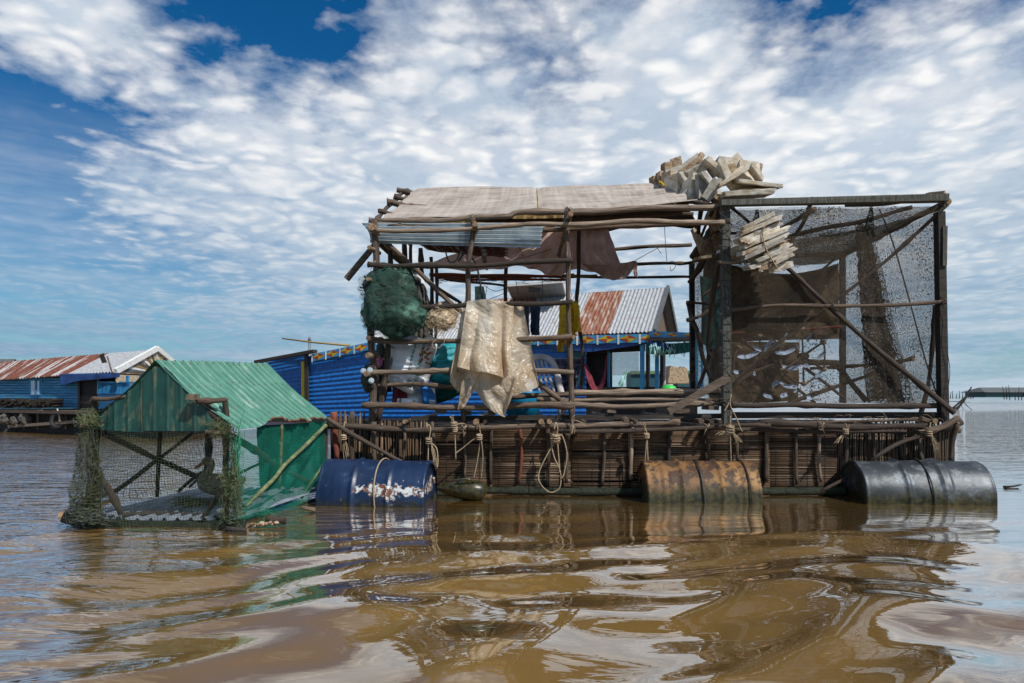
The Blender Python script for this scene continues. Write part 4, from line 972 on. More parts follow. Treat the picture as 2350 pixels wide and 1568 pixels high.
s = bpy.data.objects['x']; s.name = 'hanging_net'; tag(s, 'grey brown net sheet hanging right of the green net bundle', 'fishing net')
s, _ = pillow('white_bag', None, [P(955, 612, 5.6), P(972, 640, 5.6), P(982, 670, 5.6), P(965, 680, 5.6), P(950, 650, 5.6)], 5.6, .05, 'sack_white'); tag(s, 'small crumpled white plastic bag behind the slanting brace', 'plastic bag')

# pale fishing line bundle
pb = thing('line_bundle', P(1012, 735, 5.3), 'tangled ball of pale straw coloured fishing line beside the white sheet', 'fishing line')
mb = MB(); mb.blob(P(1014, 733, 5.33), (.11, .075, .072), .35, 2, 40, 26, seed=5); mb.build('line_core', 'line_pale', pb)
mb = MB()
for i in range(170):
    a = random.random() * 6.28; q = math.sqrt(random.random())
    curl_mb(mb, P(1012 + 34 * q * math.cos(a), 733 + 24 * q * math.sin(a), 5.25 + .06 * q), (.055, .03, .045), 2.2, .0014, 20)
mb.build('loose_strand', 'line_pale', pb)
mb = MB(); mb.tube(catmull([P(1006, 745, 5.2), P(1002, 775, 5.2), P(992, 790, 5.2), P(998, 800, 5.2), P(1012, 795, 5.2), P(1020, 780, 5.2), P(1010, 755, 5.2)], 8), .003, 5)
mb.tube(catmull([P(1010, 742, 5.2), P(1030, 748, 5.2), P(1052, 754, 5.2)], 6), .003, 5); mb.build('cord', 'rope', pb)
s, _ = pillow('paper_bag', None, [P(985, 700, 5.6), P(1030, 690, 5.6), P(1050, 715, 5.6), P(1040, 740, 5.6), P(985, 738, 5.6)], 5.62, .06, 'foam_brown'); tag(s, 'brown paper bag wedged behind the pale ball of line', 'bag')

# sacks
Yb = 5.58
s, dep = pillow('feed_sack', None, [P(893, 783, Yb), P(950, 778, Yb), P(1002, 785, Yb), P(998, 815, Yb), P(985, 845, Yb), P(988, 860, Yb), P(978, 885, Yb), P(958, 893, Yb), P(947, 907, Yb), P(925, 898, Yb), P(898, 882, Yb), P(886, 862, Yb), P(887, 830, Yb)], Yb, .12, 'sack_white', rings=26, na=110, wr=.016, seed=2)
sack = s; sack['_w'] = list(s['_w']); tag(s, 'full white feed sack with green printing hung behind the lower rails', 'sack')
def written(par, name, txt, size, x, y, ang, m, dep, Y=Yb, wsc=1.0):
    mb = MB(); a = R(ang); xd = Vector((math.cos(a) * wsc, 0, math.sin(a) * wsc)); zd = Vector((-math.sin(a), 0, math.cos(a)))
    text_mb(mb, txt, size, P(x, y, Y), xd, zd, dep); return mb.build(name, m, par)
written(sack, 'printed_line', 'AN CAO CAP CHO CA DA', .040, 975, 788, -103, 'ink_green', dep, wsc=.80)
written(sack, 'printed_line', 'Dung cho ca tu 10 - 63', .033, 957, 786, -103, 'ink_green', dep, wsc=.80)
written(sack, 'printed_weight', '63K', .052, 939, 872, -92, 'ink_green', dep, wsc=.8)
written(sack, 'printed_note', 'INSO', .028, 893, 797, -22, 'ink_black', dep)
written(sack, 'printed_note', 'NEBEO', .030, 902, 822, -102, 'ink_black', dep)
mb = MB(); random.seed(3)
for i in range(26):
    x, z = random.uniform(971, 996), random.uniform(793, 836)
    p = P(x - (z - 793) * .15, z, Yb); 
    pts = [(p.x + math.cos(q) * .014 * random.uniform(.4, 1.2), p.z + math.sin(q) * .010 * random.uniform(.4, 1.2)) for q in np.linspace(0, 5.6, 9)]
    b = len(mb.v)
    for (px_, pz_) in pts: mb.v.append(Vector((px_, dep(px_, pz_) - .001, pz_)))
    mb.face(list(range(b, b + 9)), [(0, 0)] * 9, 0, False)
mb.build('rust_stain', 'ink_rust', sack)
s, dep2 = pillow('feed_sack', None, [P(890, 778, 5.75), P(900, 765, 5.75), P(940, 752, 5.75), P(965, 752, 5.75), P(990, 770, 5.75), P(1000, 783, 5.75), P(950, 790, 5.75)], 5.75, .08, 'sack_white', seed=7); tag(s, 'top of a second white sack squeezed between green net and rail', 'sack')
written(s, 'printed_line', 'CHO CA', .03, 962, 758, -102, 'ink_green', dep2, 5.75)
s, _ = pillow('teal_sack', None, [P(1000, 795, 5.7), P(1045, 785, 5.7), P(1070, 830, 5.7), P(1060, 875, 5.7), P(990, 878, 5.7), P(984, 835, 5.7)], 5.7, .12, 'sack_teal', seed=4, wr=.02); tag(s, 'bright teal cloth sack tucked behind the hanging plastic sheet', 'sack')
s, _ = pillow('x', None, [P(962, 885, 5.6), P(990, 884, 5.6), P(999, 905, 5.6), P(1000, 930, 5.6), P(975, 933, 5.6)], 5.6, .06, 'sack_blue', seed=6); s.name = 'blue_bag'; tag(s, 'blue and white printed bag standing on the lowest rail', 'bag')
mb = MB(); mb.poly([P(985, 885, 5.525), P(997, 886, 5.525), P(999, 906, 5.525)], (0, .003, 0)); mb.build('white_panel', 'sack_white', s)
mb = MB(); mb.box(P(992, 925, 5.52), (.045, .004, .05), None); mb.build('bar_label', 'sack_white', s)
mb = MB()
for k in range(4): mb.box(P(987 + k * 3, 926, 5.516), (.005, .002, .03), None)
mb.build('printed_bars', 'ink_black', s)
s, _ = pillow('x', None, [P(925, 885, 5.68), P(960, 890, 5.68), P(975, 930, 5.68), P(930, 932, 5.68)], 5.68, .04, 'sack_white', seed=6); s.name = 'white_pack'; tag(s, 'pale crumpled pack behind the white roll', 'bag')
cloth('x', None, [P(900, 886, 5.6), P(935, 888, 5.6)], [P(902, 935, 5.6), P(932, 935, 5.6)], 'maroon', nu=30, nv=20, fold=.02, freq=3); s = bpy.data.objects['x']; s.name = 'maroon_cloth'; tag(s, 'maroon cloth hanging below the feed sack beside the white roll', 'cloth')
r_ = thing('white_roll', P(935, 923, 5.45), 'white roll of paper lying on the lowest rail', 'roll')
mb = MB(); mb.tube([P(912, 923, 5.45), P(957, 922, 5.45)], .027, 20); mb.build('roll_body', 'sack_white', r_)
for x in (918, 950):
    mb = MB(); mb.tube([P(x, 923, 5.45), P(x + 3, 923, 5.45)], .0285, 20); mb.build('ring', 'boulder', r_)
s, _ = pillow('x', None, [P(864, 825, 5.7), P(874, 818, 5.7), P(878, 835, 5.7), P(874, 845, 5.7), P(863, 843, 5.7)], 5.7, .04, 'pink'); s.name = 'pink_bag'; tag(s, 'small pink plastic bag behind the left post', 'bag')
s, _ = pillow('x', None, [P(862, 785, 5.75), P(890, 785, 5.75), P(890, 860, 5.75), P(880, 925, 5.75), P(862, 915, 5.75)], 5.8, .1, 'sack_dark', wr=.03); s.name = 'dark_sack'; tag(s, 'black sack of gear between the left post and feed sack', 'sack')
s, _ = pillow('x', None, [P(1000, 880, 5.85), P(1060, 885, 5.85), P(1055, 905, 5.85), P(1000, 925, 5.85)], 5.85, .06, 'green_shade'); s.name = 'green_cloth'; tag(s, 'dark green folded cloth below the teal sack', 'cloth')
can = thing('hanging_bag', P(840, 865, 5.3), 'brown bag of tins hanging outside the left post', 'bag')
mb = MB(); mb.blob(P(846, 868, 5.33), (.055, .05, .10), .35, 2, 30, 20, seed=2, ridge=True); mb.build('bag_body', 'sack_dark', can)
for (x, y) in ((834, 852), (849, 850), (852, 874)):
    mb = MB(); mb.tube([P(x, y, 5.27), P(x, y, 5.24)], [.024, .020], 16); mb.tube([P(x, y, 5.238), P(x, y, 5.234)], [.013, .012], 12); mb.build('tin', 'zinc', can)

# plastic sheet thrown over the rail
ps = thing('plastic_sheet', P(1135, 690, 5.2), 'large dirty cream plastic sheet draped over the front rail', 'plastic sheet')
cloth('back_fold', ps, [P(1062, 692, 5.30), P(1130, 694, 5.29), P(1200, 698, 5.30)], [P(1029, 876, 5.22), P(1050, 897, 5.22), P(1080, 868, 5.2), P(1120, 890, 5.2), P(1170, 909, 5.2), P(1205, 900, 5.2), P(1240, 884, 5.22)], 'plastic_sheet', nu=120, nv=100, fold=.034, freq=2.4, crum=.026, cfr=1.3, seed=4)
cloth('front_fold', ps, [P(1072, 690, 5.25), P(1120, 687, 5.23), P(1180, 694, 5.25)], [P(1046, 842, 5.13), P(1080, 850, 5.12), P(1120, 856, 5.12), P(1158, 868, 5.13), P(1168, 862, 5.14)], 'plastic_sheet', nu=100, nv=90, fold=.034, freq=1.6, crum=.030, cfr=1.3, seed=8)
cloth('tail', ps, [P(1066, 838, 5.20), P(1110, 850, 5.18), P(1168, 848, 5.20)], [P(1048, 940, 5.17), P(1064, 936, 5.17), P(1086, 898, 5.17), P(1112, 928, 5.16), P(1154, 957, 5.15), P(1164, 940, 5.16), P(1186, 872, 5.17)], 'plastic_sheet', nu=90, nv=60, fold=.022, freq=3, crum=.024, cfr=2.5, seed=12)

# chair, tub and clothes
ch = thing('garden_chair', P(1265, 925, 6.3), 'grey white plastic garden chair seen from behind with slatted back', 'chair')
Yc = 6.3
mb = MB(); arch = catmull([P(1216, 925, Yc), P(1212, 860, Yc), P(1216, 828, Yc), P(1238, 819, Yc + .03), P(1262, 826, Yc), P(1276, 850, Yc), P(1284, 885, Yc), P(1297, 935, Yc)], 7)
mb.tube(arch, .030, 8, flat=.55); mb.build('back_frame', 'chair_plastic', ch)
for i, (x0, x1) in enumerate(((1220, 1234), (1230, 1243), (1240, 1256), (1250, 1268))):
    mb = MB(); mb.tube(catmull([P(x0 + 2, 827, Yc + .01), P(x0 + 6, 850, Yc + .02), P(x1 + 4, 900, Yc + .01)], 5), [.013] * 11, 6, flat=.5); mb.build('slat', 'chair_plastic', ch)
mb = MB(); mb.grid(quad(P(1214, 905, Yc + .02), P(1290, 905, Yc + .02), P(1286, 900, Yc + .45), P(1222, 900, Yc + .45)), 6, 6); mb.build('seat', 'chair_plastic', ch)
for (x, y, dy) in ((1218, 905, 0), (1292, 905, 0), (1224, 900, .42), (1284, 900, .42)):
    p = P(x, y, Yc + dy); mb = MB(); mb.tube([p, Vector((p.x, p.y, .53))], [.022, .016], 6); mb.build('leg', 'chair_plastic', ch)
st = thing('red_stool', P(1328, 925, 6.0), 'low dull red plastic stool behind the third post', 'stool')
mb = MB(); mb.tube(catmull([P(1316, 917, 6.0), P(1330, 917, 6.0), P(1337, 922, 6.0), P(1337, 935, 6.0)], 5), .011, 8); mb.build('stool_rim', 'wood_red', st)
mb = MB(); mb.grid(quad(P(1300, 918, 6.0), P(1332, 918, 6.0), P(1330, 914, 6.25), P(1302, 914, 6.25)), 4, 4); mb.build('seat', 'wood_red', st)
mb = MB(); p = P(1200, 930, 6.2); tb = thing('water_tub', (p.x, p.y, .55), 'bright blue round plastic tub behind the plastic sheet', 'tub')
mb.tube([Vector((p.x, p.y, .55)), Vector((p.x, p.y, .72)), Vector((p.x, p.y, .80))], [.13, .17, .185], 28); mb.build('tub_body', 'tub_blue', tb)
mb = MB(); mb.tube([Vector((p.x + .187 * math.cos(a), p.y + .187 * math.sin(a), .80)) for a in np.linspace(0, 6.2832, 30)], .012, 6, caps=False); mb.build('rim', 'tub_blue', tb)
jn = thing('jeans', P(1225, 705, 6.1), 'dark blue jeans hung upside down beside the plastic sheet', 'jeans')
for (x0, x1, x2, x3) in ((1203, 1214, 1205, 1216), (1217, 1240, 1218, 1239)):
    cloth('trouser_leg', jn, [P(x0, 704, 6.1), P((x0 + x1) / 2, 703, 6.07), P(x1, 704, 6.1)], [P(x2, 768, 6.1), P((x2 + x3) / 2, 770, 6.05), P(x3, 768, 6.1)], 'denim', nu=20, nv=30, fold=.02, freq=1.5, crum=.02, cfr=3)
yj = thing('yellow_jacket', P(1300, 700, 6.2), 'mustard yellow jacket hanging by the third post', 'jacket')
cloth('jacket_body', yj, [P(1284, 700, 6.2), P(1305, 690, 6.15), P(1328, 692, 6.2)], [P(1280, 786, 6.2), P(1298, 778, 6.15), P(1322, 768, 6.2)], 'yellow_cloth', nu=40, nv=40, fold=.03, freq=2.5, crum=.02)
cloth('sleeve', yj, [P(1314, 692, 6.12), P(1330, 700, 6.12)], [P(1318, 762, 6.1), P(1334, 762, 6.1)], 'yellow_cloth', nu=24, nv=30, fold=.025, freq=1.3, crum=.015)
cloth('sleeve', yj, [P(1282, 768, 6.2), P(1298, 768, 6.2)], [P(1278, 808, 6.2), P(1294, 808, 6.2)], 'yellow_cloth', nu=20, nv=20, fold=.02, freq=1.3, crum=.015)
cloth('hem', yj, [P(1296, 768, 6.19), P(1312, 768, 6.19)], [P(1298, 796, 6.19), P(1308, 794, 6.19)], 'yellow_cloth', nu=20, nv=20, fold=.02, freq=1.3, crum=.015)
cloth('x', None, [P(1270, 824, 6.9), P(1300, 823, 6.9), P(1336, 823, 6.9)], [P(1268, 905, 6.9), P(1300, 912, 6.9), P(1322, 890, 6.9)], 'check_cloth', nu=40, nv=30, fold=.025, freq=3); s = bpy.data.objects['x']; s.name = 'checked_cloth'; tag(s, 'dark checked cloth pegged on a line behind the garden chair', 'cloth')
mb = MB(); mb.tube([P(1262, 824, 6.9), P(1345, 822, 6.9)], .004, 4); s = mb.build('clothes_line', 'line_pale'); tag(s, 'thin white clothes line carrying the dark checked cloth', 'clothes line')
cloth('x', None, [P(1089, 657, 7.0), P(1110, 657, 7.0)], [P(1090, 694, 7.0), P(1117, 694, 7.0)], 'mint', nu=20, nv=20, fold=.01, freq=2); s = bpy.data.objects['x']; s.name = 'mint_towel'; tag(s, 'pale mint towel hanging on the back rail above the sheet', 'towel')
mb = MB()
for pts in ([(1090, 700), (1115, 690), (1160, 672), (1166, 665)], [(1110, 655), (1135, 668), (1160, 662)], [(1096, 680), (1105, 700), (1112, 690), (1118, 655)], [(1245, 640), (1244, 700)], [(1180, 635), (1186, 655), (1190, 690)], [(980, 640), (1000, 672), (1050, 705)], [(1075, 705), (1100, 700), (1165, 690)]):
    mb.tube(catmull([P(x, y, 6.9) for x, y in pts], 6), .003, 4)
s = mb.build('sagging_wire', 'wire'); tag(s, 'thin dark wires sagging across the gap left of the solar panel', 'wire')

# ------------------------------------------------------------------ foam blocks
random.seed(21)
def slab(cx, cy, w_, h_, t_, rz, Y, m, label, pitch=0, yaw=0, group='foam slabs heaped on the shed roof', conv=Z3, cat='foam slab', sc_=1.0):
    k = Y / FV / 4.7526 / 1.0894 * sc_        # photo measure -> metres
    c = conv(cx, cy, Y); rot = Euler((R(pitch), R(rz), R(yaw)), 'YXZ').to_matrix(); rot = Matrix.Rotation(R(yaw), 3, 'Z') @ Matrix.Rotation(-R(rz), 3, 'Y') @ Matrix.Rotation(R(pitch), 3, 'X')
    W2, H2, T2 = w_ * k, h_ * k, t_; mb = MB(); n = 7; sd = random.random() * 50
    jit = [Vector([random.uniform(-1, 1) for _ in range(3)]) * .06 for _ in range(8)]
    def pt(a, b, c_):   # box point with skewed corners and chipped edges
        q = Vector((a * W2, b * T2, c_ * H2)); i = (a > 0) + 2 * (c_ > 0)
        q.x += jit[i].x * W2; q.z += jit[i].z * H2
        e = (abs(a) > .49) + (abs(b) > .49) + (abs(c_) > .49)
        if e >= 2: q *= 1 - .03 * abs(N(q * 40 + Vector((sd, 0, 0)))) * 2
        q += Vector((N(q * 30 + Vector((sd, 3, 1))), N(q * 30 + Vector((sd, 7, 2))), N(q * 30 + Vector((sd, 9, 4))))) * .003
        return c + rot @ q
    for fx in (lambda u, v: pt(u - .5, -.5, .5 - v), lambda u, v: pt(.5 - u, .5, .5 - v), lambda u, v: pt(u - .5, v * -1 + .5, .5), lambda u, v: pt(u - .5, v - .5, -.5),
               lambda u, v: pt(-.5, .5 - u, .5 - v), lambda u, v: pt(.5, u - .5, .5 - v)):
        mb.grid(fx, n, n, .3, .3, 0, False)
    o = mb.build('foam_slab', m); tag(o, label, cat, group); return o
G = 'foam_grey'; W1 = 'foam'; Br = 'foam_brown'
heap = [
 (165, 405, 65, 130, .08, 5, 6.3, Br, 'small rounded brown foam lump at the far left of the roof heap', 0, 20),
 (252, 385, 100, 190, .09, -4, 6.25, Br, 'second brown foam lump from the left end of the roof heap', 0, 15),
 (322, 262, 105, 160, .08, 6, 6.25, Br, 'square brown foam block on the left shoulder of the heap', 0, 15),
 (435, 205, 130, 135, .10, 10, 6.3, Br, 'dark brown crumbling foam block at the heap top left', 0, -20),
 (540, 195, 330, 45, .10, 36, 6.2, G, 'long narrow foam strip slanting up to the left peak of the heap', 0, 5),
 (595, 235, 320, 90, .10, 34, 6.1, Br, 'long brown edged foam plank slanting below the left peak', 0, 0),
 (690, 150, 170, 60, .08, 62, 6.2, Br, 'short brown foam plank standing at the left peak of the heap', 0, 20),
 (318, 440, 55, 300, .12, -6, 6.1, Br, 'thin upright brown foam slab at the left side of the heap', 0, 30),
 (385, 470, 62, 300, .16, -4, 6.0, W1, 'bright upright foam slab with white edge at the heap left', 0, 35),
 (440, 410, 110, 150, .10, 6, 6.05, Br, 'brown faced foam block behind the bright upright slab', 0, 20),
 (380, 300, 190, 90, .10, 20, 6.15, G, 'grey foam block under the square brown one', 0, 10),
 (490, 420, 45, 240, .16, 40, 5.95, G, 'grey foam slab leaning right beside the bright upright slab', 0, 20),
 (530, 505, 60, 200, .16, -32, 5.9, G, 'grey foam slab leaning left low in the heap', 0, 20),
 (585, 500, 80, 230, .12, -8, 5.85, W1, 'cream rounded foam slab standing low in the heap middle', 0, 25),
 (655, 300, 190, 130, .08, 28, 5.95, G, 'broad pale foam sheet in the upper middle of the heap', 20, 0),
 (640, 440, 110, 230, .10, -4, 5.85, W1, 'wide whitish foam slab standing in the heap centre', 0, 10),
 (735, 470, 130, 320, .07, 0, 5.75, G, 'tall grey rectangular foam board at the bottom centre of the heap', 0, 12),
 (760, 230, 70, 220, .10, -34, 5.95, W1, 'mottled foam strip leaning behind the teal edged one', 0, 0),
 (830, 240, 30, 260, .12, 36, 5.9, G, 'thin grey foam strip leaning right near the heap middle', 0, 0),
 (900, 250, 55, 330, .12, 50, 5.85, W1, 'long foam strip with a yellow mark leaning right in the heap', 0, 0),
 (775, 370, 55, 170, .12, 40, 5.72, G, 'small foam strip with a teal side beside the tall grey board', 0, 0),
 (850, 500, 110, 270, .10, -32, 5.65, G, 'grey dented foam slab right of the tall grey board', 0, -10),
 (985, 170, 150, 80, .12, -8, 6.0, G, 'foam block with a dark edge on the second peak of the heap', 0, 0),
 (1000, 300, 80, 260, .12, 24, 5.8, W1, 'pale foam slab with a worn face behind the triangular board', 0, 0),
 (1120, 190, 190, 140, .07, 42, 5.95, W1, 'tan topped foam board pointing up at the second peak', 0, 0),
 (1090, 290, 90, 160, .10, 18, 5.8, Br, 'brown stained foam piece under the second peak', 0, 0),
 (1280, 235, 250, 100, .12, -8, 5.95, W1, 'thick foam slab lying behind the triangular board', 0, 0),
 (1380, 260, 90, 120, .10, -12, 5.95, Br, 'ragged brown foam lump at the right shoulder of the heap', 0, 10),
 (930, 590, 120, 110, .10, -30, 5.55, Br, 'broken tan foam scrap hanging below the heap', 0, 0),
 (930, 530, 40, 60, .05, 10, 5.45, W1, 'tiny white foam crumb beside the lowest slab', 0, 0),
]
for h_ in heap: slab(h_[0], h_[1], h_[2], h_[3], h_[4], h_[5], h_[6], h_[7], h_[8], h_[9], h_[10])
# big boards at the right end
slab(1195, 400, 330, 300, .03, 38, 5.62, W1, 'large tilted foam board showing a triangular tan face', -12, 8)
slab(1110, 345, 470, 46, .10, 33, 5.54, W1, 'long white foam plank edging the triangular board', 0, 4)
slab(1375, 305, 240, 44, .10, -52, 5.54, W1, 'short white foam plank sloping down at the heap right', 0, 4)
slab(1345, 440, 500, 42, .30, -6, 5.60, W1, 'wide foam board jutting out right above the lowest one', 12, 4)
slab(1300, 520, 430, 44, .26, 3, 5.62, Br, 'tan underside foam board between the two jutting boards', 12, 0)
slab(1250, 555, 560, 55, .30, 2, 5.45, W1, 'lowest foam board resting on the green top beam', 10, -5)
mb = MB(); mb.tube(catmull([Z3(230, 400, 6.1), Z3(262, 420, 6.05), Z3(290, 460, 6.05)], 5), .009, 6); s = mb.build('yellow_rag', 'yellow_cloth'); tag(s, 'small yellow rag caught at the left of the foam heap', 'rag')
# foam tower seen through the branches
for i, (x, y, w_, h_, rz, Y, m, lb) in enumerate(((850, 790, 200, 110, 70, 5.75, W1, 'cream foam slab behind the branches just under the roof'), (900, 930, 130, 110, 20, 5.7, Br, 'broken foam lump between the branches and the green post'),
        (910, 1080, 110, 260, 6, 5.8, Br, 'tall brown foam block beside the green post'), (700, 1100, 70, 340, 20, 6.0, W1, 'long pale foam slab standing among the branches'), (820, 1200, 150, 190, -18, 5.9, Br, 'dark brown foam chunk low among the branches'), (740, 1310, 210, 34, 12, 5.6, Br, 'thin broken foam strip lying on the branch tips'))):
    slab(x, y, w_, h_, .08, rz, Y, m, lb, 0, 0, 'foam pieces stuffed between the branches')
# boards strung together on the front of the cage
st_ = ((1200, 965, 1560, 800, W1), (1170, 1030, 1640, 835, W1), (1290, 1040, 1640, 890, G), (1140, 1112, 1500, 965, W1), (1190, 1150, 1640, 935, W1), (1215, 1182, 1750, 955, W1), (1180, 1268, 1720, 1045, W1), (1230, 1308, 1700, 1085, G), (1370, 1260, 1705, 1120, Br),
       (1450, 1283, 1750, 1148, W1), (1365, 1345, 1730, 1200, G), (1405, 1392, 1805, 1205, W1), (1560, 1372, 1780, 1262, W1), (1255, 1432, 1500, 1362, G), (1360, 1455, 1560, 1385, Br), (1500, 1455, 1800, 1380, W1))
ord_ = ('topmost', 'second', 'third', 'fourth', 'fifth', 'sixth', 'seventh', 'eighth', 'ninth', 'tenth', 'eleventh', 'twelfth', 'thirteenth', 'fourteenth', 'fifteenth', 'lowest')
for i, (x0, y0, x1, y1, m) in enumerate(st_):
    L_ = math.hypot(x1 - x0, y1 - y0)
    slab((x0 + x1) / 2, (y0 + y1) / 2, L_, 78 if i == 15 else random.uniform(42, 54), .13, math.degrees(math.atan2(y0 - y1, x1 - x0)), 5.16 + random.uniform(-.02, .02), m,
         ('topmost white foam board strung up at the front of the cage' if i == 0 else 'thick lowest foam lump of the boards strung at the cage front' if i == 15 else ord_[i] + ' foam board from the top of the string on the cage front'), 8, random.uniform(-8, 8), 'foam boards strung together on the cage')
mb = MB(); mb.tube(catmull([Z3(1480, 745, 5.10), Z3(1520, 850, 5.08), Z3(1460, 1000, 5.08), Z3(1500, 1200, 5.08), Z3(1640, 1440, 5.08)], 8), .005, 5); s = mb.build('stringing_cord', 'rope'); tag(s, 'cord binding the strung foam boards on the cage front', 'cord')

# ------------------------------------------------------------------ paddle wheels inside the cage
pw = thing('paddle_wheel', P(1845, 840, 6.2), 'wooden paddle wheel with curved pale blue blades inside the cage', 'paddle wheel')
def wheel(cx, cy, rx, ry, Y, nsp, a0, blades, blen):
    c = P(cx, cy, Y); pr = []
    for k in range(nsp):
        a = a0 + 2 * math.pi * k / nsp; pr.append(P(cx + rx * math.cos(a), cy + ry * math.sin(a), Y + .12 * math.sin(a * 2)))
    for k in range(nsp):
        log('spoke', pw, [c, pr[k]], .009, .008, 'wood', .3, 6)
        mb = MB(); mb.blob(pr[k], (.028, .022, .022), .3, 2, 14, 10, seed=k + cx); mb.build('lashing', 'rope', pw)
    mb = MB(); mb.tube(catmull(pr + [pr[0]], 6), .008, 6, caps=False); mb.build('rim', 'wood', pw)
    mb = MB(); mb.tube([c - Vector((0, .05, 0)), c + Vector((0, .05, 0))], .034, 16); mb.build('hub', 'wood_dark', pw)
wheel(1843, 818, 54, 62, 6.0, 6, .5, 0, 0); wheel(1745, 838, 62, 66, 6.3, 7, .2, 0, 0)
def Z5(x, y, Y): return Q(1780 + x / 5.595, 800 + y / 5.595, Y)
for pts in (((360, 515), (500, 515), (600, 470), (670, 430)), ((580, 375), (640, 405), (690, 420)), ((740, 390), (790, 340), (850, 285)), ((730, 425), (830, 390), (960, 325)), ((1010, 265), (1040, 230), (1065, 190)), ((890, 455), (1010, 462), (1080, 440), (1170, 395)),
            ((1330, 285), (1365, 240), (1395, 195)), ((1480, 545), (1530, 500), (1580, 455)), ((980, 645), (1060, 670), (1150, 675), (1290, 640)), ((310, 730), (380, 735)), ((580, 760), (615, 740)), ((840, 925), (880, 890), (940, 865)), ((950, 880), (1060, 930), (1200, 935)),
            ((1430, 825), (1470, 790), (1520, 745)), ((1145, 1000), (1190, 965)), ((720, 1050), (790, 1070), (850, 1085)), ((960, 1070), (1020, 1050), (1060, 1040)), ((1330, 1090), (1400, 1095)), ((1180, 350), (1220, 400)), ((1290, 645), (1360, 630))):
    mb = MB(); c = catmull([Z5(x, y, 5.95) for x, y in pts], 6); up = Vector((0, .5, .8)).normalized()
    n = len(c)
    def bl(u, v):
        i = min(int(u * (n - 1)), n - 2); q = u * (n - 1) - i
        return c[i].lerp(c[i + 1], q) + up * (v - .5) * .044 * (1 - (2 * u - 1) ** 6 * .6) + Vector((0, .010 * math.cos((v - .5) * 3), 0))
    mb.grid(bl, n * 2, 4); mb.build('blade', 'blade', pw)
log('frame_beam', pw, [Z5(790, 600, 6.15), Z5(1300, 590, 6.15), Z5(1760, 600, 6.15)], .026, .026, 'plank_dark', .1)
log('frame_beam', pw, [Z5(1740, 590, 6.15), Z5(1900, 820, 6.15), Z5(2160, 1130, 6.15)], .026, .026, 'plank_dark', .1)
log('frame_beam', pw, [Z5(300, 930, 6.0), Z5(600, 730, 6.0), Z5(1100, 540, 6.0)], .016, .014, 'wood', .3)
log('frame_beam', pw, [Z5(1290, 660, 6.1), Z5(1560, 860, 6.1), Z5(1860, 1100, 6.1)], .014, .012, 'wood', .3)

# ------------------------------------------------------------------ duck cage
dc = thing('duck_cage', (-1.95, 4.6, .05), 'small floating duck cage with green metal roof and torn nets', 'duck cage')
RF, RB = Vector((-2.055, 3.93, .975)), Vector((-1.855, 5.17, 1.015)); EF, EB = Vector((-1.578, 3.93, .575)), Vector((-1.40, 5.24, .60))
def rs(u, v):
    tear = .02 * N((u * 9, 3, 1)) + (.11 * math.exp(-((u - .42) / .13) ** 2) + .045 * math.exp(-((u - .67) / .05) ** 2) + .055 * math.exp(-((u - .83) / .05) ** 2) + .05 * abs(N((u * 22, 1, 5))) * (u > .28))
    vv = v * (1 - tear)
    p = RF.lerp(RB, u).lerp(EF.lerp(EB, u), vv); n = Vector((.64, 0, .77))
    w_ = (u * 1.26 / .078) % 1
    rib = .010 * math.exp(-(((w_ - .5) / .075) ** 4)) + .0015 * N((u * 30, v * 12, 4))
    curl = (.03 * N((u * 14, 2, 2)) - .012) * max(0, (v - .86) / .14) ** 2 * (1 if u > .28 else .2)
    rib += .005 * (int(u * 3.2) % 2) + .006 * math.exp(-(((u - .31) / .006) ** 2)) + .006 * math.exp(-(((u - .63) / .006) ** 2))
    return p + n * (rib + curl + .010 * N((u * 4, v * 3, 1)) - .02 * math.sin(math.pi * v))
mb = MB(); mb.grid(rs, 260, 50, 1.26, .62)
o = nb = len(mb.v)
for row in (.06, .38, .70, .93):      # nail heads along the purlins
    for k in range(16):
        u = (k + .5) / 16.15; q = rs(min(.99, u), row); q = q + Vector((.64, 0, .77)) * .003
        mb.tube([q, q + Vector((.64, 0, .77)) * .003], .0045, 6, 1)
mb.build('roof_sheet', ['green_roof', 'torn_rust'], dc)
mb = MB(); EL_, ELb = Vector((-2.53, 3.95, .60)), Vector((-2.32, 5.15, .60))
def ls(u, v):
    p = (RF + Vector((-.005, 0, -.004))).lerp(RB, u).lerp(EL_.lerp(ELb, u), v); w_ = (u * 1.26 / .078) % 1
    return p + Vector((-.64, 0, .77)) * (.011 * math.exp(-((w_ - .5) / .13) ** 2) - .035 * math.sin(math.pi * v))
mb.grid(ls, 130, 20, 1.26, .62); mb.build('roof_sheet', 'green_roof', dc)
mb = MB()       # curled rusty lip along the torn edge
for i in range(90):
    u = .34 + .60 * i / 90; a = rs(u, 1.0); b = rs(u + .008, 1.0); mb.tube([a, (a + b) / 2 + Vector((.004, 0, -.010 * random.random())), b], random.uniform(.002, .007), 4)
mb.build('torn_edge', 'torn_rust', dc)
def gable(name, top, bot, Y, nx):
    t3 = [Z1(x, y, Y) for x, y in top]; b3 = [Z1(x, y, Y) for x, y in bot]; mb = MB()
    def f(u, v):
        i = u * (len(t3) - 1); k = min(int(i), len(t3) - 2); q = i - k
        p = t3[k].lerp(t3[k + 1], q).lerp(b3[0].lerp(b3[-1], u), v)
        w_ = (p.x / .078) % 1
        p.y -= .006 * math.exp(-((w_ - .5) / .12) ** 2) + .004 * N((p.x * 8, p.z * 6, 3)); return p
    mb.grid(f, nx, 24, abs(t3[-1].x - t3[0].x), .42)
    return mb.build(name, 'green_gable', dc)
gable('gable_sheet', [(390, 640), (430, 590), (520, 505), (600, 432), (680, 370), (738, 312), (757, 292)], [(390, 680), (757, 701)], 3.955, 90)
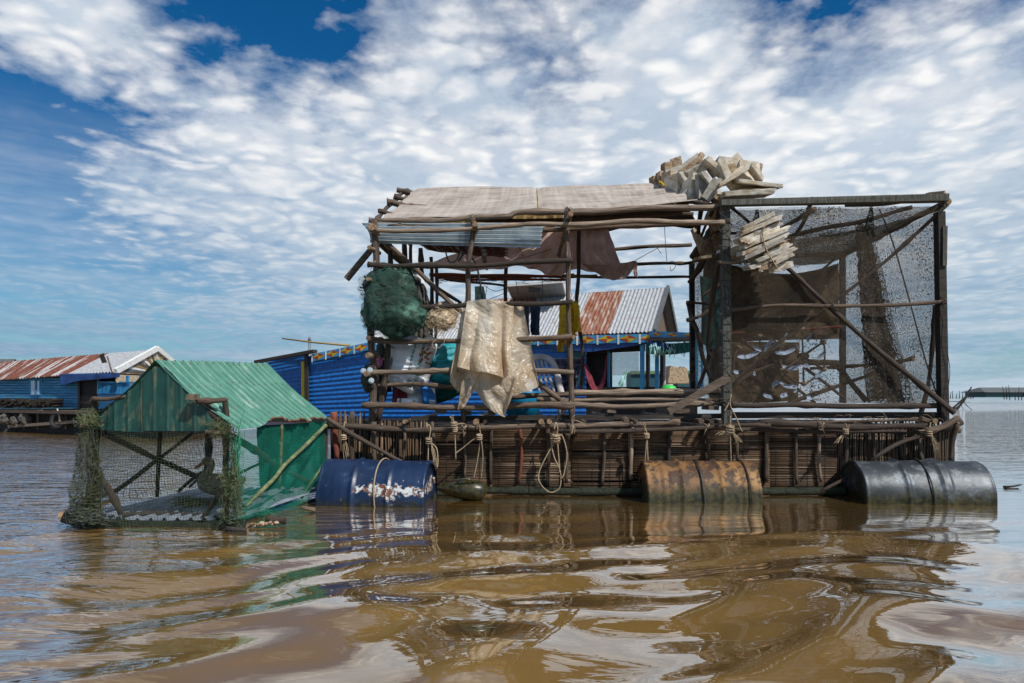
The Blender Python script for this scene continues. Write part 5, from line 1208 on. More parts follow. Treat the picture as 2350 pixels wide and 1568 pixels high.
gable('gable_sheet', [(748, 300), (790, 255), (835, 222), (910, 228), (960, 268), (1010, 330), (1075, 405), (1135, 455), (1190, 500), (1235, 560), (1290, 640)], [(750, 690), (1290, 692)], 3.94, 120)
def dlog(n, pts, r, m='wood_dark', wob=.4): return log(n, dc, [Z1(*p) for p in pts], r, r * .9, m, wob, 8)
dlog('post', [(396, 455, 4.0), (400, 700, 4.0), (402, 1340, 4.0)], .022); dlog('post', [(1340, 458, 4.02), (1348, 800, 4.02), (1354, 1385, 4.02)], .021)
dlog('rail', [(380, 456, 3.96), (500, 460, 3.96), (620, 440, 3.96)], .014, 'wood'); dlog('rail', [(1138, 470, 3.9), (1260, 468, 3.92), (1352, 462, 3.96)], .017, 'wood')
dlog('rail', [(1180, 490, 3.97), (1240, 570, 3.95), (1310, 630, 3.95)], .024); dlog('rail', [(290, 650, 3.9), (400, 650, 3.95)], .010, 'wood_pale')
dlog('post', [(1228, 690, 5.1), (1226, 885, 5.1), (1220, 1140, 5.1)], .024); dlog('post', [(872, 695, 4.6), (855, 900, 4.6), (850, 1170, 4.6)], .014)
dlog('brace', [(430, 680, 4.15), (700, 820, 4.5), (865, 895, 4.65), (1160, 1032, 5.0)], .020); dlog('brace', [(505, 1148, 4.2), (700, 1015, 4.4), (860, 890, 4.6), (1100, 710, 4.9)], .015)
dlog('brace', [(430, 1040, 4.05), (510, 1160, 4.05), (585, 1305, 4.05)], .020); dlog('brace', [(1305, 1155, 4.1), (1240, 1240, 4.1), (1155, 1360, 4.1)], .018)
dlog('brace', [(1205, 975, 5.0), (1110, 1040, 4.9), (1000, 1135, 4.8)], .014); dlog('brace', [(1190, 990, 5.1), (1080, 1100, 5.1)], .012)
dlog('brace', [(1400, 735, 4.05), (1560, 830, 4.4), (1750, 940, 4.7), (1960, 1075, 5.1)], .021, 'wood_dark'); dlog('brace', [(2085, 640, 5.2), (1930, 790, 4.9), (1760, 945, 4.6), (1690, 1040, 4.45), (1490, 1240, 4.15)], .015, 'line_green')
dlog('brace', [(2060, 930, 5.2), (1960, 1080, 5.0), (1900, 1180, 4.9)], .010, 'line_green'); dlog('post', [(1755, 640, 4.6), (1745, 850, 4.6), (1735, 1110, 4.6)], .012, 'line_green')
dlog('brace', [(1430, 1010, 5.0), (1550, 950, 5.1), (1640, 915, 5.15)], .013); dlog('rail', [(1205, 695, 3.92), (1290, 700, 3.9), (1380, 690, 3.95)], .012, 'wood_pale')
dlog('post', [(2070, 620, 5.22), (2068, 900, 5.22), (2062, 1150, 5.22)], .014)
dlog('base_log', [(160, 1312, 3.96), (420, 1352, 3.98), (900, 1372, 3.99), (1510, 1400, 4.0)], .032, 'weed_beam'); dlog('base_log', [(1340, 1392, 4.0), (1700, 1300, 4.5), (2100, 1175, 5.2)], .028, 'weed_beam')
dlog('base_log', [(170, 1300, 4.0), (330, 1215, 4.5), (500, 1130, 5.2)], .03, 'weed_beam'); dlog('base_log', [(600, 1300, 4.1), (900, 1290, 4.2), (1340, 1330, 4.1)], .015, 'driftwood')
mb = MB()
corr_mb(mb, lambda u, v: Vector((-2.62, 4.02, .035)).lerp(Vector((-1.64, 4.04, .045)), u).lerp(Vector((-2.40, 5.25, .06)).lerp(Vector((-1.42, 5.22, .075)), u), v), 160, 20, .98, 1.2, .078, .009, (0, 0, 1), axis=0, box=True)
mb.build('floor_sheet', 'floor_sheet', dc)
cloth('green_net', dc, [Z1(1440, 690, 4.0), Z1(1750, 655, 4.6), Z1(2085, 610, 5.24)], [Z1(1400, 1340, 4.0), Z1(1560, 1320, 4.25), Z1(1760, 1290, 4.6), Z1(2085, 1165, 5.24)], 'net_green', nu=60, nv=50, fold=.012, freq=4, crum=.03, cfr=2)
cloth('green_net', dc, [Z1(1360, 735, 3.98), Z1(1440, 690, 4.02)], [Z1(1350, 1200, 3.98), Z1(1420, 1330, 4.02)], 'net_green', nu=20, nv=40, fold=.02, freq=2, crum=.02)
cloth('front_net', dc, [Z1(410, 690, 3.97), Z1(800, 700, 3.97), Z1(1350, 695, 3.97)], [Z1(410, 1400, 3.93), Z1(800, 1400, 3.93), Z1(1350, 1400, 3.93)], 'net_olive', nu=60, nv=40, fold=.012, freq=3, crum=.01, cfr=1)
cloth('left_net', dc, [Z1(300, 655, 4.0), Z1(400, 690, 4.5), Z1(1190, 700, 5.25)], [Z1(185, 1330, 4.0), Z1(330, 1215, 4.5), Z1(1190, 1130, 5.25)], 'net_olive', nu=60, nv=40, fold=.01, freq=3, crum=.01, cfr=1)
cloth('back_tarp', dc, [Z1(1568, 650, 5.24), Z1(1800, 640, 5.25), Z1(2060, 620, 5.26)], [Z1(1590, 1110, 5.24), Z1(1800, 1120, 5.25), Z1(2060, 1110, 5.26)], 'teal_tarp', nu=50, nv=30, fold=.012, freq=4, crum=.015, cfr=2)
cloth('tangled_net', dc, [Z1(285, 650, 3.92), Z1(340, 560, 3.9), Z1(425, 640, 3.95)], [Z1(190, 1290, 3.85), Z1(300, 1350, 3.85), Z1(430, 1370, 3.9)], 'net_tangle', nu=60, nv=70, fold=.05, freq=5, crum=.04, cfr=2)
cloth('tangled_net', dc, [Z1(330, 700, 3.98), Z1(420, 700, 3.98)], [Z1(300, 1340, 3.95), Z1(430, 1340, 3.95)], 'net_curtain', nu=40, nv=60, fold=.03, freq=3, crum=.04, cfr=2)
cloth('tangled_net', dc, [Z1(1330, 700, 3.9), Z1(1370, 640, 3.88), Z1(1405, 700, 3.92)], [Z1(1290, 1150, 3.9), Z1(1400, 1330, 3.85), Z1(1460, 1300, 3.92)], 'net_tangle', nu=50, nv=70, fold=.04, freq=4, crum=.04, cfr=2)
def strands(n, x0, x1, y0, y1, Y, m, sz=(.05, .03, .05), r=.0015):
    mb = MB()
    for i in range(n): curl_mb(mb, Z1(random.gauss((x0 + x1) / 2, (x1 - x0) / 4), random.uniform(y0, y1), Y + random.uniform(-.04, .04)), sz, 2.5, r, 20)
    return mb.build('loose_strand', m, dc)
strands(60, 290, 430, 560, 660, 3.93, 'line_green', (.045, .03, .04), .0012); strands(40, 230, 450, 700, 1350, 3.9, 'line_dark', (.06, .03, .12), .001); strands(55, 1230, 1400, 630, 720, 3.9, 'line_green', (.045, .03, .035), .0012)
strands(55, 1310, 1460, 990, 1330, 3.92, 'line_green', (.05, .04, .08), .0012); strands(60, 1360, 1460, 700, 1300, 3.98, 'line_emerald', (.02, .02, .12)); strands(22, 1480, 1700, 1230, 1310, 4.3, 'line_emerald', (.06, .03, .02), .001)
strands(35, 160, 480, 1270, 1360, 3.9, 'line_dark', (.1, .04, .03)); strands(40, 1000, 1200, 1180, 1240, 4.3, 'line_green', (.1, .04, .02))
mb = MB(); mb.box(Z1(1108, 442, 3.88), (.055, .05, .030), None, 0, .003); mb.build('wood_block', 'wood_pale', dc)
mb = MB(); mb.tube(catmull([Z1(500, 470, 3.93), Z1(498, 600, 3.92), Z1(460, 632, 3.92), Z1(400, 600, 3.92)], 8), .003, 4); mb.build('wire', 'wire', dc)
# rubbish caught against the cage
for (a, b, r, m, lb) in (((1640, 1320, 4.05), (1790, 1335, 4.1), .020, 'wood_dark', 'short dark stick floating beside the duck cage corner'), ((1350, 1400, 3.86), (1505, 1412, 3.86), .014, 'driftwood', 'brown stick floating under the cage front corner'),
        ((1900, 1245, 4.5), (2000, 1262, 4.5), .013, 'wood_pale', 'pale stick floating below the green net'), ((2080, 1160, 4.9), (2195, 1190, 4.75), .016, 'wood_dark', 'dark stick floating against the blue drum')):
    mb = MB(); log_mb(mb, [Z1(*a), Z1(*b)], r, r, .4, 8); s = mb.build('floating_stick', [m, 'cut_end']); tag(s, lb, 'stick', 'sticks floating by the duck cage')
mb = MB(); 
for i in range(14): mb.blob(Z1(1440 + i * 21, 1392 - 2 * i - (i % 3) * 8, 4.0), (random.uniform(.008, .024), .02, .009), .6, 3, 14, 8, seed=i)
s = mb.build('foam_scum', 'foam_brown'); tag(s, 'whitish scum of foam and litter at the cage corner', 'litter', kind='stuff')
mb = MB(); mb.tube(catmull([Z1(620, 1400, 3.84), Z1(720, 1412, 3.82), Z1(900, 1402, 3.84)], 5), [.004, .006, .008, .009, .01, .01, .01, .008, .007, .005, .003], 5, flat=.3); s = mb.build('floating_leaf', 'plant'); tag(s, 'long green leaf floating at the front of the duck cage', 'leaf')

# duck
dk = thing('duck', (-2.05, 4.72, .08), 'brown speckled duck with orange bill resting inside the net cage', 'duck')
def DQ(x, y, dy=0): return Q(440 + x / 9.79, 1100 + y / 9.79, 4.75 + dy)
spine = [(1700, 930, .006), (1640, 960, .022), (1500, 1030, .048), (1300, 1080, .066), (1080, 1090, .075), (880, 1080, .074), (740, 1050, .062), (690, 960, .046), (740, 860, .034), (800, 780, .026), (850, 700, .0225), (870, 620, .0215), (850, 545, .0245), (790, 505, .0265), (720, 510, .023), (660, 550, .015), (635, 570, .009)]
c = catmull([DQ(x, y) for x, y, r in spine], 4); rr = []
for i in range(len(spine) - 1):
    for k in range(4): rr.append(spine[i][2] + (spine[i + 1][2] - spine[i][2]) * k / 4)
rr.append(spine[-1][2])
mb = MB(); mb.tube(c, rr, 22); mb.build('body', 'duck_body', dk)
mb = MB(); mb.tube([DQ(670, 555), DQ(620, 590), DQ(540, 645), DQ(470, 685), DQ(452, 698)], [.0125, .011, .0095, .008, .003], 12, flat=1.2); mb.build('bill', 'duck_bill', dk)
for s_ in (-1, 1):
    mb = MB(); mb.tube([DQ(620, 525, .012 * s_), DQ(700, 492, .023 * s_), DQ(780, 490, .0255 * s_), DQ(850, 520, .023 * s_)], [.002, .0042, .0045, .002], 6); mb.build('eye_stripe', 'duck_dark', dk)
    mb = MB(); mb.blob(DQ(745, 503, .0265 * s_), (.0045, .003, .0045), 0, 1, 12, 8); mb.build('eye', 'wire', dk)
    mb = MB(); mb.blob(DQ(1180, 1060, .062 * s_), (.13, .022, .048), .25, 4, 36, 20, seed=4); mb.build('wing', 'duck_body', dk)

# ------------------------------------------------------------------ blue house behind the raft
HA, HB = Vector((3.33, 16.6, 0)), Vector((-4.78, 20.4, 0)); hd = (HB - HA).normalized(); hn = Vector((.424, .905, 0)).normalized(); hl = (HB - HA).length
def on(x, fw=0):        # metres along the house front at photo column x
    r = (x - 1175) / FV; t = (HA.x - r * HA.y) / (r * (HB.y - HA.y) - (HB.x - HA.x)); return t * hl
def HP(x, y, back=0):   # point on the house front plane
    r = (x - 1175) / FV; o = HA + hn * back; d = hd
    t = (o.x - r * o.y) / (r * d.y - d.x); p = o + d * t; p.z = H + (912 - y) / FV * p.y; return p
bh = thing('blue_house', HP(1300, 935), 'blue floating house with rusty corrugated gable roof behind the raft', 'house')
ez, rz_ = 2.34, 3.62
def roofpart(s0, s1, m):
    a = HA + hd * s0; b = HA + hd * s1; mb = MB()
    e0, e1 = a - hn * .12 + Vector((0, 0, ez)), b - hn * .12 + Vector((0, 0, ez)); r0, r1 = a + hn * 1.35 + Vector((0, 0, rz_)), b + hn * 1.35 + Vector((0, 0, rz_))
    L = s1 - s0; n = max(8, int(L / .10 * 10))
    corr_mb(mb, quad(r0, r1, e1, e0), n, 6, L, 1.9, .10, .018, (0, -.6, .8)); return mb.build('roof_sheet', m, bh)
sR = on(1622); roofpart(-.15, on(1398), 'zinc_roof'); roofpart(on(1398), on(1310) - .1, 'rust_roof'); roofpart(on(1310) - .1, on(1190), 'zinc_roof'); roofpart(on(1190), on(1060), 'rust_roof'); roofpart(on(1060), on(845), 'zinc_roof')
mb = MB(); a, b = HA - hd * .15 + hn * 1.35 + Vector((0, 0, rz_ - .005)), HA + hd * on(845) + hn * 1.35 + Vector((0, 0, rz_ - .005)); c1, d1 = b + hn * 1.35 - Vector((0, 0, 1.3)), a + hn * 1.35 - Vector((0, 0, 1.3))
mb.grid(quad(a, b, c1, d1), 4, 4, 8, 2); mb.build('back_roof', 'zinc_roof', bh)
g0, g1, g2 = HA - hn * .12 + Vector((0, 0, ez)), HA + hn * 1.35 + Vector((0, 0, rz_)), HA + hn * 2.7 + Vector((0, 0, ez))
mb = MB(); mb.poly([g0 + hd * .05, g1 + hd * .05 - Vector((0, 0, .06)), g2 + hd * .05], hd * .04); mb.build('gable_wall', 'plank', bh)
mb = MB(); mb.beam(g0 - hd * .17, g1 - hd * .17, .05, .14); mb.beam(g1 - hd * .17, g2 - hd * .17, .05, .14); mb.build('barge_board', 'slate_roof', bh)
def hwall(name, pts, m, back=0, thick=.05, corr=None):
    P3 = [HP(x, y, back) for x, y in pts]; mb = MB()
    if corr:
        q = quad(*P3); W = (P3[1] - P3[0]).length; Hh = (P3[3] - P3[0]).length
        corr_mb(mb, q, 12, int(Hh / corr * 10), W, Hh, corr, corr * .09, (-hn.x, -hn.y, 0), axis=1)
    else: mb.poly(P3, hn * thick)
    return mb.build(name, m, bh)
hwall('wall', [(842, 792), (1345, 775), (1345, 960), (842, 960)], 'blue_sheet', .05, corr=.13)
hwall('wall', [(706, 818), (846, 792), (846, 960), (706, 960)], 'blue_sheet', .0, corr=.13)
hwall('wall', [(592, 836), (702, 812), (702, 960), (592, 960)], 'blue_sheet', .1, corr=.11)
hwall('wall_post', [(698, 812), (706, 810), (707, 960), (699, 960)], 'plank_dark', -.1)
hwall('yellow_post', [(691, 830), (697, 830), (698, 960), (692, 960)], 'yellow_paint', -.03)
mb = MB(); mb.beam(HP(588, 831, -.15), HP(723, 806, -.15), .2, .09); mb.build('eave_beam', 'plank_dark', bh)
def diamond(c, du, dv, par):
    m = MB(); m.poly([c, c - du, c + dv], None, 0); m.poly([c, c + du, c - dv], None, 0); m.poly([c, c + dv, c + du], None, 1); m.poly([c, c - dv, c - du], None, 1)
    m.build('painted_diamond', ['yellow_paint', 'red_paint'], par)
def fascia(x0, y0, x1, y1, h_, n, back=-.14):
    mb = MB(); P0, P1 = HP(x0, y0, back), HP(x1, y1, back); hz = Vector((0, 0, -h_ / FV * (P0.y + P1.y) / 2)); u = (P1 - P0)
    mb.poly([P0, P1, P1 + hz, P0 + hz], hn * .03); fb = mb.build('fascia', 'light_blue', bh)
    mw = MB(); off = -hn * .006
    for i in range(n):
        c = P0 + u * ((i + .5) / n) + hz * .5 + off; du = u / n * .45; dv = -hz * .47
        diamond(c, du, dv, fb)
        mw = MB(); e = P0 + u * (i / n) + off; mw.poly([e, e + u * .03 / n * 3, e + u * .03 / n * 3 + hz * 1.15, e + hz * 1.15], hn * -.004); mw.build('white_strip', 'white_paint', fb)
fascia(715, 813, 845, 786, 17, 4); fascia(846, 788, 862, 787, 17, 1); fascia(1190, 774, 1622, 763, 19, 9)
hwall('awning', [(1262, 786), (1490, 782), (1490, 789), (1352, 808), (1262, 800)], 'blue_tarp', -.1, .04)
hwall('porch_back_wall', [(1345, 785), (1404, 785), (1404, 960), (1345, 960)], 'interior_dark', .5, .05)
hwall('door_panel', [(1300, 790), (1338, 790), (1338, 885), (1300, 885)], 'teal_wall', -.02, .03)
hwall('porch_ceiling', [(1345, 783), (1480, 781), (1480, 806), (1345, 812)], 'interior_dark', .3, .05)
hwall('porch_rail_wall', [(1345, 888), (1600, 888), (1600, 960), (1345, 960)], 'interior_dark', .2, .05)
for (x, ww, m, bk) in ((1473, 9, 'light_blue', -.05), (1485, 6, 'wood_dark', .2), (1488, 5, 'light_blue', .6), (1507, 8, 'light_blue', .1), (1518, 7, 'wood_dark', .4), (1524, 4, 'white_paint', .6), (1396, 4, 'light_blue', .3), (1598, 6, 'light_blue', -.3), (1611, 6, 'light_blue', -.1)):
    hwall('column', [(x - ww / 2, 782), (x + ww / 2, 782), (x + ww / 2, 905), (x - ww / 2, 905)], m, bk, .08)
P3 = [HP(1400, 810, .35), HP(1466, 808, .35), HP(1466, 860, .35), HP(1404, 862, .35)]; mb = MB(); mb.grid(quad(*P3), 10, 10, 1.4, 1.1); mb.build('porch_net', 'net_white', bh)
# side awning on the right
ca = [HP(1490, 766, -.1), HP(1600, 770, -1.2), HP(1600, 770, 1.6), HP(1492, 766, 1.6)]
mb = MB(); mb.poly(ca, (0, 0, -.05)); mb.build('side_roof', 'plank_dark', bh)
mb = MB(); q0, q1 = HP(1490, 760, -.15), HP(1602, 764, -1.25); mb.poly([q0, q1, q1 - Vector((0, 0, .12)), q0 - Vector((0, 0, .14))], (0, .03, 0)); fb = mb.build('side_fascia', 'light_blue', bh)
for i in range(3):
    c = q0.lerp(q1, (i + .5) / 3) + Vector((0, -.01, -.065)); du = (q1 - q0) / 3 * .38; dv = Vector((0, 0, .05))
    diamond(c, du, dv, fb)
mb = MB(); mb.beam(HP(1490, 779, -.2), HP(1602, 777, -1.25), .08, .07); mb.build('side_beam', 'plank', bh)
cloth('side_awning_net', bh, [HP(1482, 785, -.2), HP(1540, 788, -.5), HP(1585, 785, -1.0)], [HP(1484, 812, -.2), HP(1540, 814, -.5), HP(1586, 808, -1.0)], 'teal_tarp', nu=50, nv=12, fold=.05, freq=8, crum=.03)
cloth('side_awning_tarp', bh, [HP(1486, 783, -.3), HP(1520, 786, -.4)], [HP(1490, 798, -.3), HP(1556, 802, -.6)], 'blue_tarp', nu=20, nv=10, fold=.04, freq=3)
mb = MB()
for i in range(60):
    x = random.uniform(1490, 1582); p = HP(x, random.uniform(786, 806), -.6); mb.tube([p, p - Vector((random.uniform(-.05, .05), 0, random.uniform(.08, .22)))], .009, 3)
mb.build('net_fringe', 'line_emerald', bh).data.materials[0] = M['mint']
mb = MB(); p0 = HP(700, 975, -.4)
a0, a1 = HP(590, 960, -.3), HP(1600, 960, -.3); mb.poly([Vector((a0.x, a0.y, .1)), Vector((a1.x, a1.y, .1)), Vector((a1.x, a1.y, .1)) + hn * 4, Vector((a0.x, a0.y, .1)) + hn * 4], (0, 0, -.4)); mb.build('float_platform', 'dark_hull', bh)
hm = thing('hammock', HP(1337, 815, .1), 'maroon hammock slung in the dark porch of the blue house', 'hammock')
cloth('hammock_cloth', hm, [HP(1339, 818, .1), HP(1358, 862, .1), HP(1370, 888, .1), HP(1384, 862, .1), HP(1391, 818, .1)], [HP(1336, 816, .0), HP(1350, 878, .0), HP(1368, 900, .0), HP(1388, 878, .0), HP(1394, 816, .0)], 'maroon', nu=40, nv=6, fold=.01, freq=3)
sp = thing('solar_panel', HP(1230, 680, .8), 'solar panel tilted up on the blue house roof seen from beneath', 'solar panel')
q = [HP(1163, 657, .5), HP(1291, 648, .5), HP(1301, 690, 1.6), HP(1183, 700, 1.6)]
mb = MB(); mb.grid(quad(*q), 8, 6, 1, 1); mb.build('panel_back', 'solar_back', sp)
mb = MB()
for i in range(4): mb.beam(q[i] + Vector((0, 0, .02)), q[(i + 1) % 4] + Vector((0, 0, .02)), .03, .07)
mb.build('frame', 'white_paint', sp)
mb = MB(); c = q[0].lerp(q[1], .48).lerp(q[3].lerp(q[2], .48), .22); mb.box(c - Vector((0, .02, .03)), (.32, .1, .09)); mb.build('junction_box', 'wire', sp)
mb = MB(); mb.tube([c - Vector((.04, .03, .05)), c + Vector((.06, .2, -.35))], .012, 4); mb.tube([c - Vector((-.06, .03, .05)), c + Vector((.2, .2, -.3))], .012, 4); mb.build('cable', 'wire', sp)
mb = MB(); mb.beam(q[3], q[3] - Vector((0, 0, .6)), .04, .04); mb.build('prop', 'wood_dark', sp)
gp = thing('lime_pot', HP(1535, 892, -1.5), 'bright lime green plastic pot with white lid near the blue columns', 'pot')
p = HP(1535, 893, -1.5); mb = MB(); mb.tube([p - Vector((0, 0, .1)), p, p + Vector((0, 0, .05)), p + Vector((0, 0, .08))], [.14, .17, .14, .09], 20); mb.build('pot_body', 'lime', gp)
mb = MB(); mb.tube([p + Vector((0, 0, .08)), p + Vector((0, 0, .10))], [.09, .09], 20); mb.build('lid', 'white_paint', gp)
mb = MB(); mb.tube([HP(648, 777, -.1), HP(720, 786, -.1), HP(802, 793, -.1)], [.022, .03, .036], 7); s = mb.build('bamboo_pole', 'bamboo_yellow'); tag(s, 'long bamboo pole jutting left over the blue house wall', 'pole')
# huts beyond
def farhut(x0, x1, yt, yr, yb, Y, mw, mr_, label, cat='house', name='far_hut'):
    t = thing(name, P((x0 + x1) / 2, yb, Y), label, cat); a, b = P(x0, yr, Y), P(x1, yr, Y); D = (b.x - a.x) * .45
    mb = MB(); g = P(x0, yb, Y).z; mb.poly([Vector((a.x, Y, g)), Vector((b.x, Y, g)), b, a], (0, D, 0)); mb.build('wall', mw, t)
    rt = P(x0, yt, Y).z - a.z; o = (b.x - a.x) * .04; mb = MB(); k = max(.02, rt * .08)
    L0, R0 = a + Vector((-o, -o, 0)), b + Vector((o, -o, 0)); r0, r1 = Vector((a.x + o * 1.5, Y + D / 2, a.z + rt)), Vector((b.x, Y + D / 2, a.z + rt)); e0, e1 = L0 + Vector((0, D + 2 * o, 0)), R0 + Vector((0, D + 2 * o, 0))
    mb.poly([L0, R0, r1, r0], (0, 0, -k)); mb.poly([r0, r1, e1, e0], (0, 0, -k)); mb.poly([L0, r0, e0], (.02, 0, 0)); mb.build('roof', mr_, t)
    mb = MB(); w_ = (b.x - a.x); mb.poly([Vector((a.x + w_ * .55, Y - .02, g + .1)), Vector((a.x + w_ * .75, Y - .02, g + .1)), Vector((a.x + w_ * .75, Y - .02, a.z - .1)), Vector((a.x + w_ * .55, Y - .02, a.z - .1))], (0, -.02, 0)); mb.build('door', 'interior_dark', t)
    return t
farhut(1448, 1590, 850, 858, 897, 30, 'teal_wall', 'plant', 'low hut with mossy roof seen under the side awning')
cl = []
mb = MB(); mb.poly([P(1533, 880, 28), P(1582, 880, 28), P(1577, 846, 28), P(1566, 841, 28), P(1552, 843, 28), P(1540, 839, 28), P(1537, 850, 28)], (0, 1.0, 0)); s = mb.build('x', 'foam_brown'); s.name = 'tarped_heap'; tag(s, 'straw coloured covered heap beyond the blue columns', 'heap')
cloth('x', None, [P(1432, 852, 24), P(1442, 850, 24)], [P(1418, 885, 24), P(1428, 892, 24)], 'mint', nu=10, nv=20, fold=.05, freq=2); s = bpy.data.objects['x']; s.name = 'turquoise_cloth'; tag(s, 'turquoise cloth hanging behind the porch net', 'cloth')
am = thing('radio_mast', P(710, 800, 300), 'thin lattice radio mast far away behind the blue house', 'mast')
mb = MB()
for dx in (-.35, .35): mb.tube([P(710, 905, 300) + Vector((dx * 2, 0, 0)), P(710, 778, 300) + Vector((dx, 0, 0))], .13, 4)
for i in range(22): z = 2 + i * 1.1; mb.tube([P(710, 912, 300) + Vector((-.6, 0, z)), P(710, 912, 300) + Vector((.6, 0, z + 1.1))], .08, 3)
mb.build('lattice', 'slate_roof', am)
mb = MB(); mb.tube([P(710, 783, 300), P(710, 774, 300)], [.9, .3], 6); mb.build('antenna', 'slate_roof', am)

# ------------------------------------------------------------------ light blue house on the left
lh = thing('plank_house', P(180, 985, 14), 'light blue plank houseboat with rust striped roof and sunburst gable', 'house')
eL, eR, rL, rR = P(-90, 878, 16.6), P(268, 853, 13.6), P(-40, 835, 17.6), P(358, 803, 15.0); rLm = P(62, 823, 17.0)
eM = eL.lerp(eR, .72); rM = rL.lerp(rR, .76)
mb = MB(); corr_mb(mb, quad(rL, rM, eM, eL), 220, 6, 5, 1.8, .12, .02, (0, -.5, .8)); mb.build('roof_sheet', 'rust_stripe', lh)
mb = MB(); corr_mb(mb, quad(rM, rR, eR, eM), 90, 6, 2, 1.8, .12, .02, (0, -.5, .8)); mb.build('roof_sheet', 'zinc_roof', lh)
bk = P(434, 862, 16.6); bkL = bk + (eL - eR)
mb = MB(); mb.grid(quad(rL, rR, bk, bkL), 6, 4, 5, 1.5); mb.build('back_roof', 'rust_roof', lh)
ga = eR.lerp(rR, .06) + Vector((-.06, 0, -.03))
mb = MB(); gc = eR.lerp(bk, .5); mb.poly([eR + Vector((0, .05, -.03)), rR + Vector((0, .02, -.05)), bk + Vector((0, 0, -.03))], (-.05, 0, 0)); gw = mb.build('gable_wall', 'line_pale', lh)
for i in range(15):     # painted sunburst
    t0 = (i + .5) / 15; e = (eR.lerp(rR, t0 * 2) if t0 < .5 else rR.lerp(bk, t0 * 2 - 1)); c = gc + Vector((.03, 0, .02)); d = (e - c) * .92; sd = Vector((0, -d.z, d.y)).normalized() * .028
    mb = MB(); mb.poly([c + d * .25 - sd * .4, c + d * .25 + sd * .4, c + d + sd, c + d - sd], (.01, 0, 0)); mb.build('painted_ray', ('slate_roof', 'white_paint', 'bamboo_yellow')[i % 3], gw)
mb = MB(); mb.tube([gc + Vector((.02, 0, .04)), gc + Vector((.08, 0, .04))], .20, 20); mb.build('sun_disc', 'mint', gw)
mb = MB(); mb.beam(eR + Vector((.02, -.08, .0)), rR + Vector((.02, 0, .03)), .06, .11); mb.beam(rR + Vector((.02, 0, .03)), bk + Vector((.02, 0, 0)), .06, .11); mb.build('barge_board', 'white_paint', lh)
mb = MB(); mb.beam(eR + Vector((0, 0, -.14)), bk + Vector((0, 0, -.14)), .06, .16); mb.build('gable_beam', 'line_pale', lh)
def LP(x, y, dy=0):     # point on the plank front
    t = (x + 90) / 358; Y = eL.y + (eR.y - eL.y) * t + .18 + dy; return P(x, y, Y)
def lw(name, x0, y0, x1, y1, m, dy=0, th=.05, par=None, xs=None):
    mb = MB(); mb.poly([LP(x0, y0, dy), LP(x1, y0, dy), LP(x1, y1, dy), LP(x0, y1, dy)], (0, th, 0)); return mb.build(name, m, par or lh)
mb = MB(); y = 868
while y < 936:
    mb.beam(LP(-80, y + 2.6, random.uniform(-.03, .0)) , LP(180, y + 2.6, random.uniform(-.03, .0)), .05, .046); y += 5.9
mb.build('plank_wall', 'blue_planks', lh)
lw('wall_backing', -80, 866, 180, 938, 'interior_dark', .08)
wd = lw('window', 67, 871, 96, 909, 'light_blue', -.14, .04)
for x in (71, 81): lw('shutter', x, 874, x + 9, 906, 'zinc', -.17, .02, wd)
lw('mullion', 79, 872, 82, 908, 'light_blue', -.20, .02, wd)
lw('door', 181, 868, 224, 908, 'interior_dark', .05); lw('door_post', 178, 866, 182, 938, 'plank', -.05); lw('threshold', 181, 908, 224, 938, 'plank_dark', .0)
lw('porch_dark', 224, 866, 290, 905, 'interior_dark', .8); lw('porch_base', 224, 900, 292, 938, 'light_blue', -.02)
for x, ww in ((224, 3), (291, 5), (268, 2), (320, 3)): lw('porch_post', x - ww / 2, 862, x + ww / 2, 905, 'light_blue', -.08)
for y in (877, 903): lw('porch_rail', 226, y - 1, 350, y + 1.5, 'light_blue', -.1, .03)
mb = MB(); 
for i in range(40):
    x = 228 + i * 3.0; mb.beam(LP(x, 878, -.08), LP(x, 903, -.08), .012, .012)
mb.build('porch_grille', 'light_blue', lh)
lw('porch_base', 292, 903, 350, 938, 'light_blue', .1)
mb = MB(); mb.poly([LP(137, 858, -.3), LP(274, 856, -.3), LP(272, 866, -.32), LP(180, 874, -.32), LP(139, 884, -.32)], (0, .03, 0)); mb.build('awning', 'blue_tarp', lh)
a, b = LP(-90, 939, -.8), LP(372, 936, -.8); mb = MB(); mb.poly([Vector((a.x, a.y, a.z)), Vector((b.x, b.y, a.z)), Vector((b.x, b.y + 3, a.z)), Vector((a.x, a.y + 3, a.z))], (0, 0, -.06)); mb.build('deck', 'plank', lh)
a, b = LP(-90, 945, -.3), LP(372, 940, -.3); mb = MB(); mb.poly([Vector((a.x, a.y, a.z)), Vector((b.x, b.y, a.z)), Vector((b.x, b.y, -.1)), Vector((a.x, a.y, -.1))], (0, 3, 0)); mb.build('hull', 'dark_hull', lh)
for i in range(12):
    x = -40 + i * 32; mb = MB(); mb.beam(LP(x, 943, -.78), LP(x, 985, -.78), .05, .05); mb.build('deck_post', 'plank', lh)
for (x, ww) in ((95, 5), (285, 5)): mb = MB(); mb.box(LP(x, 944, -.85), (.10, .1, .06)); mb.build('beam_end', 'line_pale', lh)
mb = MB(); mb.beam(LP(20, 979, -.9), LP(200, 966, -.9), .05, .06); mb.build('waterline_pole', 'wood_pale', lh)
for (x, y, lb) in ((133, 966, 'black tyre hanging on the plank house hull under a frayed rope'), (207, 963, 'black tyre on the hull nearest the duck cage'), (2, 985, 'black tyre at the far left edge of the hull')):
    t = thing('old_tyre', LP(x, y, -.95), lb, 'tyre', 'tyres hung on the house hull'); c = LP(x, y, -.95)
    mb = MB(); mb.tube([c + Vector((.13 * math.cos(a), .02 * math.sin(a), .13 * math.sin(a))) for a in np.linspace(0, 6.2832, 26)], .042, 8, caps=False); mb.build('tread', 'rubber', t)
